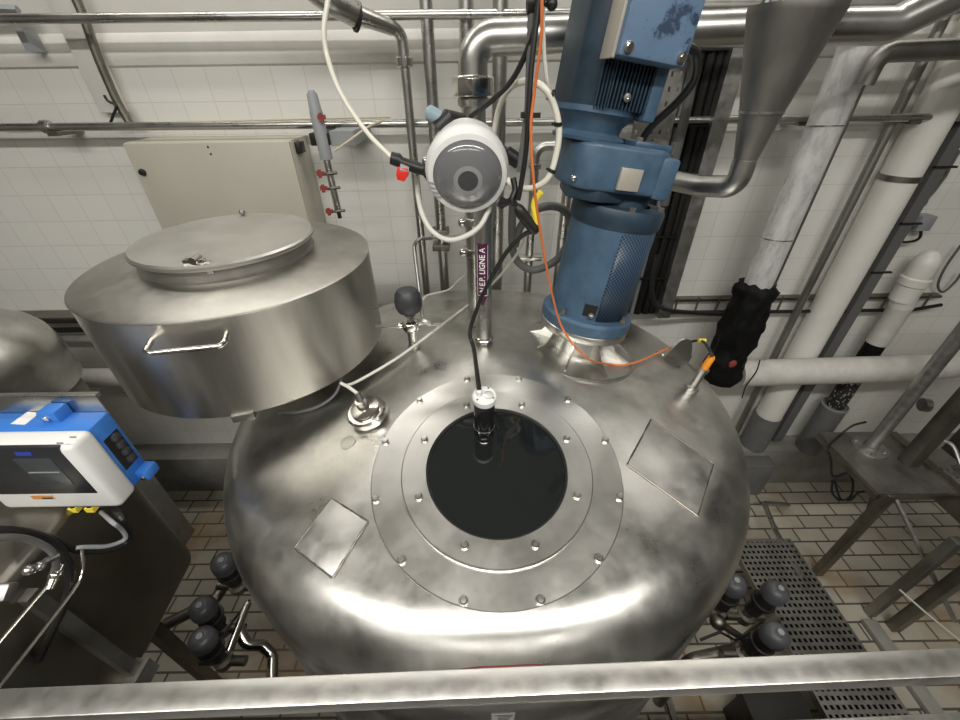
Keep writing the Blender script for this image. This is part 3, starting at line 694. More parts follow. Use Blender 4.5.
# ------------------------------------------------------------------ air manifold with red taps
YM = 2.42
A = W(311, 90, YM); B = W(340, 218, YM)
man = thing('air_manifold', 'slim grey upright tube with red taps right of the cream cabinet', 'manifold', B)
def ap(t): return A.lerp(B, t)
MB().tube([ap(0), ap(.03), ap(.14), ap(.15), ap(.5)], [.012, .026, .03, .033, .033], 16).build('filter_tube', GREYP, man)
MB().tube([ap(.48), ap(.93)], .019, 12).build('manifold_bar', STEEL, man)
MB().tube([ap(.92), ap(1.0)], .012, 10).build('drain_nozzle', BLACK, man)
for t in (.20, .62, .74, .94):
    p = ap(t); v = MB().cyl(p + Vector((-.05 if t > .5 else 0, -.01, .0)), p + Vector((.045, -.02, .01)), .008, 8)
    tp = v.build('tap_stem', DARKST, man); MB().box((-.028, -.028, -.009), (.01, -.012, .012), mtx(p + Vector((.045 if t < .5 else -.03, -.02, .01)))).box((-.02, -.03, -.02), (-.005, -.015, .02), mtx(p + Vector((.045 if t < .5 else -.03, -.02, .01)))).build('tap_handle', RUST, tp)
q = W(329, 137, YM + .1); MB().box((q.x - .07, YM - .01, q.z - .03), (q.x + .03, YM + .05, q.z + .03)).build('holder', BLACK, man, bevel=.006)
MB().box((q.x + .03, YM + .02, q.z - .035), (q.x + .16, YW, q.z + .035)).build('bracket', GREYP, man)
tag(MB().tube(crom([W(334, 151, 2.38), W(350, 140, 2.4), W(368, 127, 2.45), W(383, 121, 2.6)], 5), .006, 8).build('pale_tube', BEIGE), 'short pale yellow tube between the manifold and the wall rail pipe', 'tube')

# ------------------------------------------------------------------ white dome housing with its fittings
YD = 1.36
dc = W(467, 167, YD)
DN = (Vector((0, 0, H)) - dc).normalized(); DN = (DN + Vector((.02, 0, -.42))).normalized()
DM = mtx(dc, DN, (1, 0, 0))
dom = thing('dome_housing', 'white round housing with smoked grey dome in front of the upright pipes', 'housing', dc)
MB(DM).lathe([(0, -.10), (.095, -.10), (.108, -.09), (.114, -.07), (.12, -.01), (.126, .0), (.128, .02), (.126, .045), (.118, .06), (.104, .064), (.102, .05)], n=72).build('white_ring', WHITEP, dom)
sm = MB(DM).lathe([(.104, .058), (.103, .062), (.09, .075), (.065, .086), (.042, .091)], n=64).build('smoked_dome', DOMEM, dom)
MB(DM).lathe([(.043, .0908), (.036, .0925), (.030, .0935)], n=48).build('dome_halo', DOMER, sm)
MB(DM).lathe([(.0305, .0934), (.015, .095), (0, .0955)], n=40).build('dome_centre', DOMEC, sm)
for k in range(4):
    t = R(188 + 8 * k); c, s_ = math.cos(t), math.sin(t)
    MB(DM).box((-.011, -.002, 0), (.011, .002, .002), Matrix.Translation((.1105 * c, .1105 * s_, .0635)) @ Matrix.Rotation(R(-20), 4, 'Z')).build('vent_mark', GREYP, dom)
MB().cyl(dc - DN * .08, Vector((NX, NY, dc.z - .09)), .03, 16).build('mount_arm', DARKST, dom)
# black bar with pale blue end behind the dome
ba, bb_ = W(441, 124, YD + .06), W(517, 172, YD + .1)
bar = thing('valve_bar', 'black bar with pale blue end lying behind the white dome', 'bar', bb_)
MB().tube([W(445, 121, YD + .06), W(470, 127, YD + .16), W(500, 148, YD + .16), W(508, 155, YD + .1)], .017, 14).build('bar_middle', BLACK, bar)
MB().tube([W(437, 128, YD + .04), W(447, 118, YD + .05), W(462, 121, YD + .1)], [.02, .024, .022], 16).build('bar_shoulder', BLACK, bar)
MB().tube([W(426, 111, YD + .05), W(428, 112, YD + .05), W(444, 121, YD + .06)], [.012, .0215, .0225], 16).build('blue_end', PALEB, bar)
MB().tube([W(506, 153, YD + .1), W(519, 162, YD + .1)], .0235, 18).build('bar_end', BLACK, bar)
# red-handled cock on the left of the dome
rq = W(404, 166, YD)
cock = thing('red_cock', 'small black valve with red handle left of the white dome', 'valve', rq)
MB().tube([W(391, 158, YD), W(398, 160, YD), W(402, 163, YD), W(421, 169, YD), W(425, 169, YD)], [.018, .02, .017, .017, .02], 14).build('valve_body', BLACK, cock)
MB().box((-.013, -.03, -.012), (.014, .004, .016), mtx(rq, (.3, -.6, .7))).build('body_print', GREYP, cock, bevel=.002)
MB().prism([W(397, 167, YD - .03), W(408, 169, YD - .03), W(408, 176, YD - .03), W(404, 182, YD - .03), W(397, 180, YD - .03), W(396, 175, YD - .03)], (0, .025, 0)).build('red_handle', REDP, cock, bevel=.003)
MB().tube([W(421, 168, YD), W(433, 171, YD + .01)], .012, 12).build('steel_nipple', CHROME, cock)
MB().ball(W(426, 161, YD), .013, 10).build('nipple_nut', CHROME, cock)
MB().tube([W(426, 172, YD + .01), W(430, 178, YD + .02)], .014, 12).build('elbow', BLACK, cock)
# tubes about the dome
tag(MB().tube(crom([W(331, -40, 1.5), W(328, 0, 1.48), W(324, 28, 1.46), W(327, 55, 1.45), W(337, 85, 1.42), W(352, 112, 1.4), W(371, 137, 1.38), W(391, 157, 1.36)], 8), .0072, 12).build('clear_hose', CLEAR), 'long milky hose hanging from the top left down to the red valve', 'hose')
tag(MB().tube(crom([W(417, 176, YD + .05), W(418, 195, YD + .04), W(423, 216, YD), W(433, 232, YD - .03), W(449, 240, YD - .05), W(466, 236, YD - .05), W(480, 226, YD - .03), W(489, 210, YD), W(492, 200, YD + .03)], 8), .0085, 12).build('white_hose', WHITEC), 'white hose looping below the white dome', 'hose')
tag(MB().tube(crom([W(490, 168, YD + .15), W(493, 140, YD + .15), W(498, 112, YD + .12), W(508, 90, YD + .04), W(525, 81, YD - .04), W(543, 87, YD - .10), W(554, 105, YD - .10), W(559, 130, YD - .10), W(556, 155, YD - .10), W(548, 178, YD - .10), W(532, 188, YD - .08), W(514, 186, YD - .06), W(505, 176, YD - .02)], 8), .0088, 12).build('pale_hose', CLEAR), 'pale hose arching right of the white dome, tied with black straps', 'hose')
for px, py, w in ((552, 94, 'upper'), (558, 124, 'middle'), (552, 171, 'lower')):
    q = W(px, py, YD - .10); d = {94: (.8, 0, -.9), 124: (0, .1, -1), 171: (-.4, 0, -1)}[py]
    tag(MB().lathe([(.0085, -.005), (.0112, -.005), (.0112, .005), (.0085, .005)], q, d, 14).box((-.018, -.003, -.003), (-.01, .003, .003), mtx(q, d)).build('cable_tie', BLACK), 'black strap, %s of the three on the pale arching hose' % {'upper': 'topmost', 'middle': 'middle', 'lower': 'lowest'}[w], 'strap', 'straps on the pale hose')
tag(MB().tube([W(533, -40, 1.3), W(532, 10, 1.3), W(528, 110, 1.3), W(520, 172, 1.3)], .0105, 12).build('hanging_rod', GREYH), 'dark grey rod hanging down right of the dome', 'rod')
tag(MB().tube(crom([W(541, -50, 1.27), W(538, 5, 1.27), W(532, 60, 1.26), W(528, 115, 1.25), W(526, 150, 1.25), W(521, 185, 1.25), W(518, 200, 1.25)], 6), .0075, 10).build('black_cable', BLACK), 'black cable running straight down beside the dark grey rod', 'cable')
tag(MB().tube(crom([W(546, -40, 1.28), W(540, 10, 1.28), W(528, 48, 1.3), W(512, 80, 1.33), W(490, 102, 1.37), W(470, 117, 1.42)], 8), .0075, 10).build('black_cable', BLACK), 'black cable sagging from the top to behind the dome', 'cable')
tag(MB().tube(crom([W(543, -40, 1.3), W(543, 10, 1.3), W(544, 50, 1.3), W(547, 80, 1.3), W(551, 93, 1.32)], 6), .0055, 8).build('white_wire', WHITEC), 'thin white wire hanging to the topmost black strap', 'wire')
tag(MB().lathe([(.012, -.016), (.022, -.014), (.022, .014), (.012, .016)], W(533, 3, 1.3), (1, 0, 0), 12).cyl(W(533, 3, 1.3), W(556, 3, 1.3), .008).ball(W(552, 4, 1.29), .014, 10).build('rod_clamp', BLACK), 'black clamp on the hanging rod at the top edge', 'clamp')
tag(MB().lathe([(.013, -.007), (.018, -.007), (.018, .007), (.013, .007)], W(527, 115, 1.29), (0, 0, 1), 14).box((0, -.02, -.006), (.035, -.008, .006), mtx(W(527, 115, 1.29))).build('cable_clip', BLACK), 'black clip holding the orange cable to the hanging rod', 'clip')
slv = thing('cable_sleeve', 'thick black sleeve bundling cables right below the dome', 'sleeve', W(536, 231, 1.26))
MB().tube(crom([W(517, 205, 1.26), W(522, 214, 1.26), W(530, 224, 1.26), W(537, 232, 1.26)], 5), [.008, .013, .016, .017, .018, .018, .018, .018, .018, .018, .018, .018, .018, .018, .016, .012], 14).build('sleeve_body', BLACK, slv)
MB().tube(crom([W(513, 178, 1.28), W(515, 190, 1.27), W(512, 200, 1.26), W(519, 208, 1.26)], 5), .009, 10).build('sleeve_tail', BLACK, slv)
MB().tube([W(499, 201, 1.3), W(503, 203, 1.3), W(508, 202, 1.28), W(516, 196, 1.27)], [.016, .017, .009, .008], 12).build('black_plug', BLACK, slv)
tag(MB().tube(crom([W(537, 232, 1.26), W(535, 215, 1.26), W(534, 203, 1.26), W(541, 192, 1.25)], 5), .0095, 10).build('tagged_wire', YELLOW), 'yellow sleeve at the black bundle below the dome', 'sleeve')
tag(MB().tube(crom([W(513, 200, 1.70), W(512, 230, 1.70), W(513, 250, 1.70), W(520, 264, 1.70), W(535, 270, 1.70), W(555, 261, 1.70), W(568, 244, 1.70), W(572, 226, 1.70), W(565, 211, 1.70), W(550, 206, 1.70), W(532, 212, 1.70), W(520, 228, 1.70), W(515, 246, 1.70)], 8), .0165, 14).build('grey_hose', GREYH), 'dark grey hose coiled in one loop left of the blue guard', 'hose')

# ------------------------------------------------------------------ funnel duct on the right with its pipe
YF = 1.42
f0 = W(798, 14, YF); f1 = W(760, 112, YF); f2 = W(742, 163, YF); FX = (f0.x + f1.x + f2.x) / 3
fun = thing('funnel_duct', 'dull steel funnel narrowing downwards into a bent pipe at the top right', 'duct', (FX, YF, f2.z))
zf0 = f0.z; zf1 = f1.z; zf2 = f2.z
MB().lathe([(.032, zf2), (.06, zf1), (.115, zf0), (.117, zf0 + .004), (.117, zf0 + .02), (.1, zf0 + .02)], (FX, YF, 0), n=40).build('cone', DULL, fun)
MB().lathe([(.058, zf1 - .004), (.062, zf1 - .003), (.062, zf1 + .003), (.058, zf1 + .004)], (FX, YF, 0), n=40).build('weld_seam', STEEL, fun)
MB().tube(bent([Vector((FX, YF, zf2 + .01)), Vector((FX, YF, W(735, 187, YF).z)), W(700, 186, YF + .12), W(650, 176, YF + .35)], .1), .036, 20).build('bent_pipe', STEEL, fun)
for sx in (-.075, -.03, .02): MB().tube([(FX + sx, YF + .02, zf0), (FX + sx * .8, YF + .02, ZTOP)], .012, 8).build('hanger', GALV, fun)

# ------------------------------------------------------------------ tray with cables behind the mixer
YT = 2.66
ta_, tb2 = W(700, 45, YT), W(657, 296, YT); XT = (ta_.x + tb2.x) / 2
tr = thing('cable_ladder', 'upright cable channel full of black cables right behind the mixer', 'cable tray', (XT, YW, H - 1.5))
MB().box((XT + .10, YT - .03, H - 1.5), (XT + .19, YW, ZTOP)).build('channel_side', GALV, tr)
MB().box((XT - .16, YT + .1, H - 1.5), (XT + .10, YW, ZTOP)).build('channel_back', DARKST, tr)
for k, (dx, rr, mm) in enumerate([(-.15, .02, GREYH), (-.11, .022, BLACK), (-.07, .016, GREYP), (-.03, .03, BLACK), (.03, .028, BLACK), (.08, .024, BLACK)]):
    MB().tube([(XT + dx, YT + .06, H - 1.5 + .0), (XT + dx + .01, YT + .05, H - .8), (XT + dx, YT + .05, H), (XT + dx, YT + .05, ZTOP)], rr, 10).build('cable', mm, tr)
for z_ in (-1.2, -.9, -.6, -.25, .1): MB().box((XT - .15, YT - .0, H + z_), (XT + .12, YT + .03, H + z_ + .008)).build('tie_bar', BLACK, tr)
pz0, pz1 = W(660, 128, 2.55).z, W(675, 50, 2.55).z; pxa = W(640, 90, 2.55).x; pxb = W(682, 90, 2.55).x
m = MB(); nxh, nzh = 3, 6
# perforated strip: grid with square slots
def perf_grid(m, xs, zs, y, t):
    pass
pt_ = thing('perforated_tray', 'grey perforated tray strip behind the motor at its right', 'tray', (pxa, 2.55, pz0))
vs_, fs_ = [], []
def perforated(mb, o, ux, uy, nx, ny, hx, hy, thick):
    # nx x ny cells, each a frame of quads round a slot; hx, hy the slot share of the cell
    ux, uy = Vector(ux), Vector(uy); nn = ux.cross(uy).normalized() * thick
    cu = [0, (1 - hx) / 2, (1 + hx) / 2, 1]; cv = [0, (1 - hy) / 2, (1 + hy) / 2, 1]
    us = [0.0]; vs2 = [0.0]
    for i in range(nx): us += [i + c for c in cu[1:]]
    for j in range(ny): vs2 += [j + c for c in cv[1:]]
    a_, b_ = len(us), len(vs2)
    P = [Vector(o) + ux * u / nx + uy * v / ny for v in vs2 for u in us]
    N = len(P); F = []
    hole = lambda i, j: i % 3 == 1 and j % 3 == 1
    for j in range(b_ - 1):
        for i in range(a_ - 1):
            q = (j * a_ + i, j * a_ + i + 1, (j + 1) * a_ + i + 1, (j + 1) * a_ + i)
            if hole(i, j):
                for k in range(4): F.append((q[k], q[(k + 1) % 4], q[(k + 1) % 4] + N, q[k] + N))
            else:
                F.append(q); F.append(tuple(t + N for t in q[::-1]))
    per = [j * a_ for j in range(b_)]
    mb.add(P + [p + nn for p in P], F); return mb
perforated(MB(), (pxa, 2.56, pz0 - .25), (pxb - pxa, 0, 0), (0, 0, pz1 - pz0 + .25), 5, 9, .3, .35, .004).build('tray_plate', GALV, pt_)
MB().box((pxb - .01, 2.56, pz0 - .25), (pxb, 2.63, pz1)).build('tray_flange', GALV, pt_)
# grey conduit looping at the tray's top
tag(MB().tube(crom([W(672, 40, 2.45), W(686, 48, 2.45), W(693, 62, 2.5), W(691, 85, 2.53), W(684, 120, 2.53), W(672, 170, 2.53), W(664, 205, 2.53)], 6), .026, 12).build('ribbed_conduit', GREYH), 'grey ribbed conduit bending down right of the motor', 'conduit')
# horizontal wall tray with black cables
z1, z2 = H - 1.435, H - 1.52
ht = thing('cable_tray', 'thin horizontal cable tray on the wall at the right behind the tank', 'cable tray', (.9, 2.7, z1))
xa_, xb_ = W(655, 300, 2.7).x, W(946, 312, 2.7).x
MB().box((xa_, 2.79, z1 - .012), (xb_, YW, z1 + .008)).build('tray_floor', DARKST, ht)
for k in range(14):
    x = xa_ + (xb_ - xa_) * (k + .3) / 14; MB().box((x, 2.775, z2 - .02), (x + .01, 2.79, z1 + .03)).build('tray_rung', DULL, ht)
MB().tube([(xa_ + .05, 2.76, z2), ((xa_ + xb_) / 2, 2.76, z2 - .01), (xb_ - .2, 2.76, z2 - .01), (xb_, 2.76, z2 + .03)], .014, 10).build('tray_cable', BLACK, ht)
tag(MB().tube(crom([W(657, 255, 2.55), W(652, 285, 2.52), W(655, 302, 2.5), W(668, 310, 2.5), W(700, 313, 2.66), W(740, 315, 2.74)], 8), .017, 10).build('black_cable', BLACK), 'thick black cable turning from the upright channel into the wall tray', 'cable')
ht2 = thing('cable_tray', 'short dark cable tray on the wall left of the left vessel', 'cable tray', (-3, 2.7, H - 1.5))
MB().box((-4.2, 2.69, H - 1.50), (-1.9, YW, H - 1.475)).build('tray_floor', DARKST, ht2)
for k, dz in enumerate((0, -.085)): MB().tube([(-4.2, 2.68, H - 1.47 + dz), (-3.2, 2.68, H - 1.475 + dz), (-1.9, 2.68, H - 1.47 + dz)], .022, 10).build('tray_cable', BLACK, ht2)
for k in range(3): MB().box((-3.4 + k * .5, 2.655, H - 1.58), (-3.38 + k * .5, 2.70, H - 1.44)).build('cable_tie', BLACK, ht2)

# ------------------------------------------------------------------ lagged pipes on the right
zl = H - 1.935
XH0, XH1 = 2.03, 3.55
lag = thing('lagged_pipe', 'thick white lagged pipe running level behind the right of the tank', 'pipe', (2.7, 2.5, zl))
MB().tube([(XH0, 2.5, zl), (XH1 - .02, 2.5, zl + .03), (XH1, 2.5, zl + .03)], [.105, .105, .09], 28).build('lagging', LAGW, lag)
MB().tube(bent([(XH1 - .05, 2.5, zl + .03), (XH1 + .12, 2.5, zl + .05), (XH1 + .9, 2.5, zl + .35)], .1), .1, 24).build('lagging_end', LAGW, lag)
lag2 = tag(MB().tube([(-4.4, 2.5, H - 1.88), (-1.0, 2.5, H - 1.90)], .075, 24).build('lagged_pipe', LAGW), 'white lagged pipe low on the wall between the far left tank and the left vessel', 'pipe')
tag(MB().tube([(-4.4, 2.72, H - 1.66), (-1.2, 2.72, H - 1.67)], .03, 16).build('wall_pipe', LAGW), 'slim white pipe low on the wall left of the left vessel', 'pipe')
fx = 1.895
film = thing('film_wrapped_pipe', 'upright pipe wrapped in clear plastic film with black wrapped foot', 'pipe', (fx, 2.5, zl))
MB().tube([(fx, 2.5, H - 1.25), (fx, 2.5, ZTOP)], .085, 28).build('film_wrap', FILM, film)
MB().tube([(fx + .115, 2.52, H - 1.3), (fx + .115, 2.52, ZTOP)], .022, 12).build('side_pipe', DULL, film)
for py in (126, 238):
    q = W(820 if py < 200 else 778, py, 2.5); MB().lathe([(.083, -.004), (.088, -.003), (.088, .003), (.083, .004)], (fx, 2.5, q.z), (0, .1, 1), 28).build('binding_wire', CHROME, film)
m = MB(); NW, NV = 40, 26; vs_ = []
for iz in range(NV + 1):
    zz = H - 2.0 + .84 * iz / NV
    for k in range(NW):
        t = 2 * PI * k / NW; rr = .128 + .02 * math.sin(iz * .5) * .4
        rr += .028 * noise.noise(Vector((math.cos(t) * 2.2, math.sin(t) * 2.2, zz * 9))) + .012 * noise.noise(Vector((math.cos(t) * 6, math.sin(t) * 6, zz * 22)))
        if iz in (0, NV): rr = .088
        zt_ = zz + (.03 * noise.noise(Vector((math.cos(t) * 2, math.sin(t) * 2, 5))) if iz > NV - 4 else 0)
        vs_.append((fx + rr * math.cos(t), 2.5 + rr * math.sin(t), zt_))
m.add(vs_, [(i * NW + k, i * NW + (k + 1) % NW, (i + 1) * NW + (k + 1) % NW, (i + 1) * NW + k) for i in range(NV) for k in range(NW)] + [tuple(range(NW - 1, -1, -1))])
m.build('black_wrap', MATTE, film, smooth=60)
MB().tube([(fx + .125, 2.52, H - 1.5), (fx + .118, 2.53, H - 1.18)], [.05, .03], 12).build('black_wrap', MATTE, film)
MB().tube(crom([W(760, 360, 2.35), W(756, 372, 2.36), W(746, 386, 2.38), W(742, 398, 2.4)], 5), .005, 6).build('wrap_thread', BLACK, film)
MB().lathe([(.02, -.02), (.035, 0), (.02, .012), (0, .014)], W(733, 364, 2.375), (.3, -1, 0), 14).build('red_patch', RUST, film)
# grey pipe from the right, elbowing down along the film pipe
tag(MB().tube(bent([Vector((x1, 2.3, W(1080, 28, 2.3).z)), W(880, 52, 2.3), W(863, 85, 2.3)], .06), .043, 18).build('grey_elbow_pipe', DULL), 'dull grey pipe coming from the right and elbowing down beside the film wrapped pipe', 'pipe')
# white column pipe A with grey cuff
ax = 2.69
pA = thing('white_down_pipe', 'broad white upright pipe on the right wall with grey foot, nearer the tank', 'pipe', (ax, 2.735, .5))
MB().tube([(ax, 2.735, H - 2.62), (ax, 2.735, ZTOP)], .104, 32).build('white_pipe', PVC, pA)
MB().tube([(ax, 2.735, .49), (ax, 2.735, H - 2.6)], .112, 32).build('grey_cuff', LAGG, pA)
MB().lathe([(.103, -.018), (.11, -.016), (.11, .016), (.103, .018)], (ax, 2.735, W(888, 182, 2.6).z), n=32).build('pipe_band', DARKST, pA)
tag(MB().tube([(ax - .22, 2.74, .6), (ax - .22, 2.74, ZTOP)], .028, 14).build('grey_rail', DULL), 'grey wall rail left of the broad white down pipe', 'rail')
t1 = thing('dark_trunking', 'dark narrow cable trunking upright between the two white down pipes', 'trunking', (2.92, 2.8, .6))
MB().box((2.87, 2.72, .55), (2.95, YW, ZTOP)).build('trunking_body', GREYH, t1)
for k, z_ in enumerate((-.2, -.5, -.85, -1.2)): MB().box((2.86, 2.71, H + z_), (3.0, 2.73, H + z_ + .012)).build('cable_clip', BLACK, t1)
MB().tube([(2.985, 2.8, .9), (2.985, 2.8, ZTOP)], .008, 8).build('clipped_wire', BLACK, t1)
bx_ = 3.19
pB = thing('capped_down_pipe', 'white upright pipe with rounded white cap and black flaking lower part', 'pipe', (bx_, 2.68, .5))
q = W(918, 275, 2.68)
MB().lathe([(.078, H - 1.4), (.078, H - 1.28), (.088, H - 1.27), (.088, H - 1.22), (.078, H - 1.21), (.078, H - 1.13)] + [(.078 * math.cos(i * PI / 12), H - 1.13 + .11 * math.sin(i * PI / 12)) for i in range(1, 6)] + [(0, H - 1.02)], (q.x, 2.68, 0), n=28).build('cap', PVC, pB)
MB().tube([(bx_, 2.68, H - 1.45), (q.x, 2.68, H - 1.33)], .074, 24).build('white_pipe', PVC, pB)
MB().tube([(bx_, 2.68, H - 1.78), (bx_, 2.68, H - 1.44)], .072, 24).build('white_lagging', LAGW, pB)
MB().tube([(bx_, 2.68, H - 2.06), (bx_, 2.68, H - 1.78)], .066, 24).build('black_lagging', MATTE, pB)
MB().tube([(bx_, 2.68, H - 2.45), (bx_, 2.68, H - 2.06)], .07, 24).build('flaking_lagging', FLAKES, pB)
MB().tube([(bx_, 2.68, .49), (bx_, 2.68, H - 2.45)], .098, 28).build('grey_sleeve', LAGG, pB)
MB().lathe([(.096, -.01), (.103, -.008), (.103, .008), (.096, .01)], (bx_, 2.68, H - 2.45), n=28).build('sleeve_rim', GREYP, pB)
jb = W(927, 224, 2.76)
jx = thing('junction_box', 'small grey junction box on the right wall with a looped cable', 'box', jb)
MB().box((jb.x - .05, 2.76, jb.z - .05), (jb.x + .05, YW, jb.z + .05)).build('box_body', GREYP, jx, bevel=.006)
MB().tube(crom([W(921, 230, 2.78), W(920, 237, 2.78), W(914, 241, 2.78), W(902, 242, 2.78), W(896, 238, 2.8)], 6), .009, 8).build('box_cable', BLACK, jx)
tag(MB().tube(crom([W(944, 178, 2.8), W(935, 190, 2.8), W(928, 198, 2.8), W(924, 205, 2.8), W(916, 208, 2.8)], 6), .009, 8).tube(crom([W(960, 150, 2.8), W(952, 163, 2.8), W(944, 178, 2.8)], 5), .01, 8).build('wall_wires', GREYH), 'grey wire curving down the wall to the junction box', 'wire')
tag(MB().tube(crom([W(961, 245, 2.8), W(945, 268, 2.8), W(938, 285, 2.8), W(943, 292, 2.8), W(955, 282, 2.8), W(962, 272, 2.8)], 6), .008, 8).build('wall_wires', GREYH), 'grey wire looping on the wall at the right edge', 'wire')

# ------------------------------------------------------------------ the platform at the right
ZP = H - 2.4
plat = thing('platform', 'dark steel platform corner with posts on the right behind the walkway grating', 'platform', (3.0, 1.9, 0))
MB().box((2.76, 1.71, ZP - .012), (3.30, 2.30, ZP)).build('deck_plate', DULL, plat)
MB().box((2.75, 1.71, ZP - .06), (2.775, 2.30, ZP - .012)).build('edge_angle', DARKST, plat)
MB().box((2.775, 1.70, ZP - .06), (3.30, 1.725, ZP - .012)).build('edge_angle', DARKST, plat)
def post(a_, b_, w, m=DULL, nm='post'):
    a_, b_ = Vector(a_), Vector(b_); M_ = mtx(a_, b_ - a_, (1, .0, 0)); L = (b_ - a_).length
    return MB(M_).box((-w, -w, 0), (w, w, L)).build(nm, m, plat, bevel=.004)
MB().tube([(3.035, 2.13, ZP), (3.035, 2.13, H - .2)], .042, 20).build('post', GALV, plat)
ft = MB().lathe([(.0, 0), (.115, 0), (.115, .012), (.05, .014), (.045, .03)], (3.035, 2.13, ZP), n=28).build('post_foot', GALV, plat)
for k in range(4):
    t = R(45 + 90 * k); MB().lathe([(.014, .012), (.014, .024), (0, .025)], (3.035 + .088 * math.cos(t), 2.13 + .088 * math.sin(t), ZP), n=6).build('foot_bolt', GALV, ft)
post((3.2, 1.98, ZP), (3.2, 1.98, H - 1.0), .045, DARKST)
post((2.86, 1.72, 0), (2.86, 1.72, ZP - .01), .03, DARKST, 'leg')
post((3.05, 1.4, 0), (3.05, 1.4, ZP - .06), .03, DULL, 'leg')
post((3.15, 1.3, 0), (3.15, 1.3, ZP - .06), .035, DARKST, 'leg')
post((2.90, 1.70, ZP - .05), (3.3, 1.2, ZP - .75), .012, GALV, 'brace')
post((2.86, 1.72, ZP - .3), (3.3, 2.2, ZP - .06), .02, DARKST, 'brace')
MB().box((3.30, 1.1, ZP - .16), (3.36, 2.28, ZP + .02)).build('side_channel', DARKST, plat)
stp = perforated(MB(), (3.36, .95, ZP + .004), (.55, 0, 0), (0, 1.0, 0), 12, 14, .45, .4, -.012).build('step_grating', GALV, plat); 
MB().box((3.37, 1.1, ZP - .6), (3.42, 1.15, ZP + .02)).build('post', DARKST, plat)
MB().tube(crom([(3.40, 2.05, ZP + .16), (3.46, 2.0, ZP + .15), (3.48, 1.8, ZP + .02), (3.6, 1.5, ZP + .01)], 6), .013, 10).build('kick_rail', GALV, plat)
MB().box((3.55, 1.9, ZP + .02), (3.75, 2.1, ZP + 1.05)).build('rear_post', DARKST, plat)
cs = MB().lathe([(.0, -.02), (.05, -.02), (.05, .02), (.0, .02)], W(925, 405, 2.2), (1, -.3, 0), 14).build('clamp', DULL, plat)
tag(MB().tube(crom([W(866, 422, 2.3), W(852, 426, 2.3), W(838, 437, 2.25), W(829, 447, 2.05), W(831, 462, 2.0), W(832, 475, 2.0), W(838, 476, 1.98), W(848, 473, 1.96), W(853, 484, 1.95), W(850, 497, 1.94), W(840, 500, 1.95), W(832, 492, 1.97), W(834, 480, 1.98), W(840, 498, 1.93), W(850, 500, 1.9), W(858, 493, 1.86), W(868, 491, 1.82)], 8), .0085, 8).build('coiled_cable', BLACK), 'black cable coiled under the corner of the platform', 'cable')
tag(MB().tube([W(900, 590, 1.2), W(925, 612, 1.12), W(965, 645, 1.0)], .006, 8).build('pale_cable', WHITEC), 'pale cable stretched low under the platform at the right edge', 'cable')
kb2 = tag(MB().box((2.93, -.2, 0), (3.03, 1.34, .05)).build('floor_kerb', CONC, bevel=.005), 'pale kerb strip on the floor right of the perforated walkway', 'kerb')
# perforated walkway low over the floor
gr = thing('walkway_grating', 'perforated steel walkway low over the floor right of the tank', 'grating', (2.25, .8, 0))
ZG = H - 3.1
perforated(MB(), (2.02, -.2, ZG), (.48, 0, 0), (0, 2.0, 0), 13, 46, .54, .52, -.004).build('perforated_plate', DULL, gr)
MB().box((2.022, -.2, ZG - .05), (2.498, 1.79, ZG - .042)).build('under_shade_sheet', MATTE, gr)  # black sheet added as the shade seen through the plate's holes
MB().box((2.50, -.2, ZG - .05), (2.507, 1.8, ZG + .004)).build('edge_angle', DULL, gr)
MB().box((2.012, -.2, ZG - .05), (2.02, 1.8, ZG + .004)).build('edge_angle', DULL, gr)
for x in (2.04, 2.47):
    for y in (-.1, 1.7): MB().box((x, y, 0), (x + .03, y + .03, ZG - .004)).build('leg', DARKST, gr)
tag(MB().box((1.60, -.1, 0), (1.97, .83, ZG - .05)).build('floor_box', mat('black_panel', (.02, .02, .018), .5), bevel=.008), 'black box on the floor left of the perforated walkway', 'box')
# pipe bend and box between tank and grating, at the wall
cbx = G(765, 492, .5)
tag(MB().box((2.4, 2.5, .0), (2.82, 2.64, .44)).build('pump_plinth', LAGG, bevel=.01), 'dark block at the wall foot under the white down pipe', 'block')
tag(MB().tube(bent([W(788, 505, 2.35), W(764, 503, 2.3), W(775, 530, 2.0), W(800, 575, 1.5)], .05), .022, 14).build('floor_pipe', STEEL), 'steel pipe bending along the floor between tank and perforated walkway', 'pipe')
# small frame on the floor under the rail
fr = thing('floor_frame', 'small dark frame on the floor right of the tank under the guard rail', 'frame', (1.05, .55, 0))
for a_, b_ in (((.95, .45, .02), (.95, .95, .02)), ((1.25, .45, .02), (1.25, .95, .02)), ((.95, .95, .02), (1.25, .95, .02))):
    M_ = mtx(Vector(a_), Vector(b_) - Vector(a_)); MB(M_).box((-.02, -.02, 0), (.02, .02, (Vector(b_) - Vector(a_)).length)).build('bar', DARKST, fr)

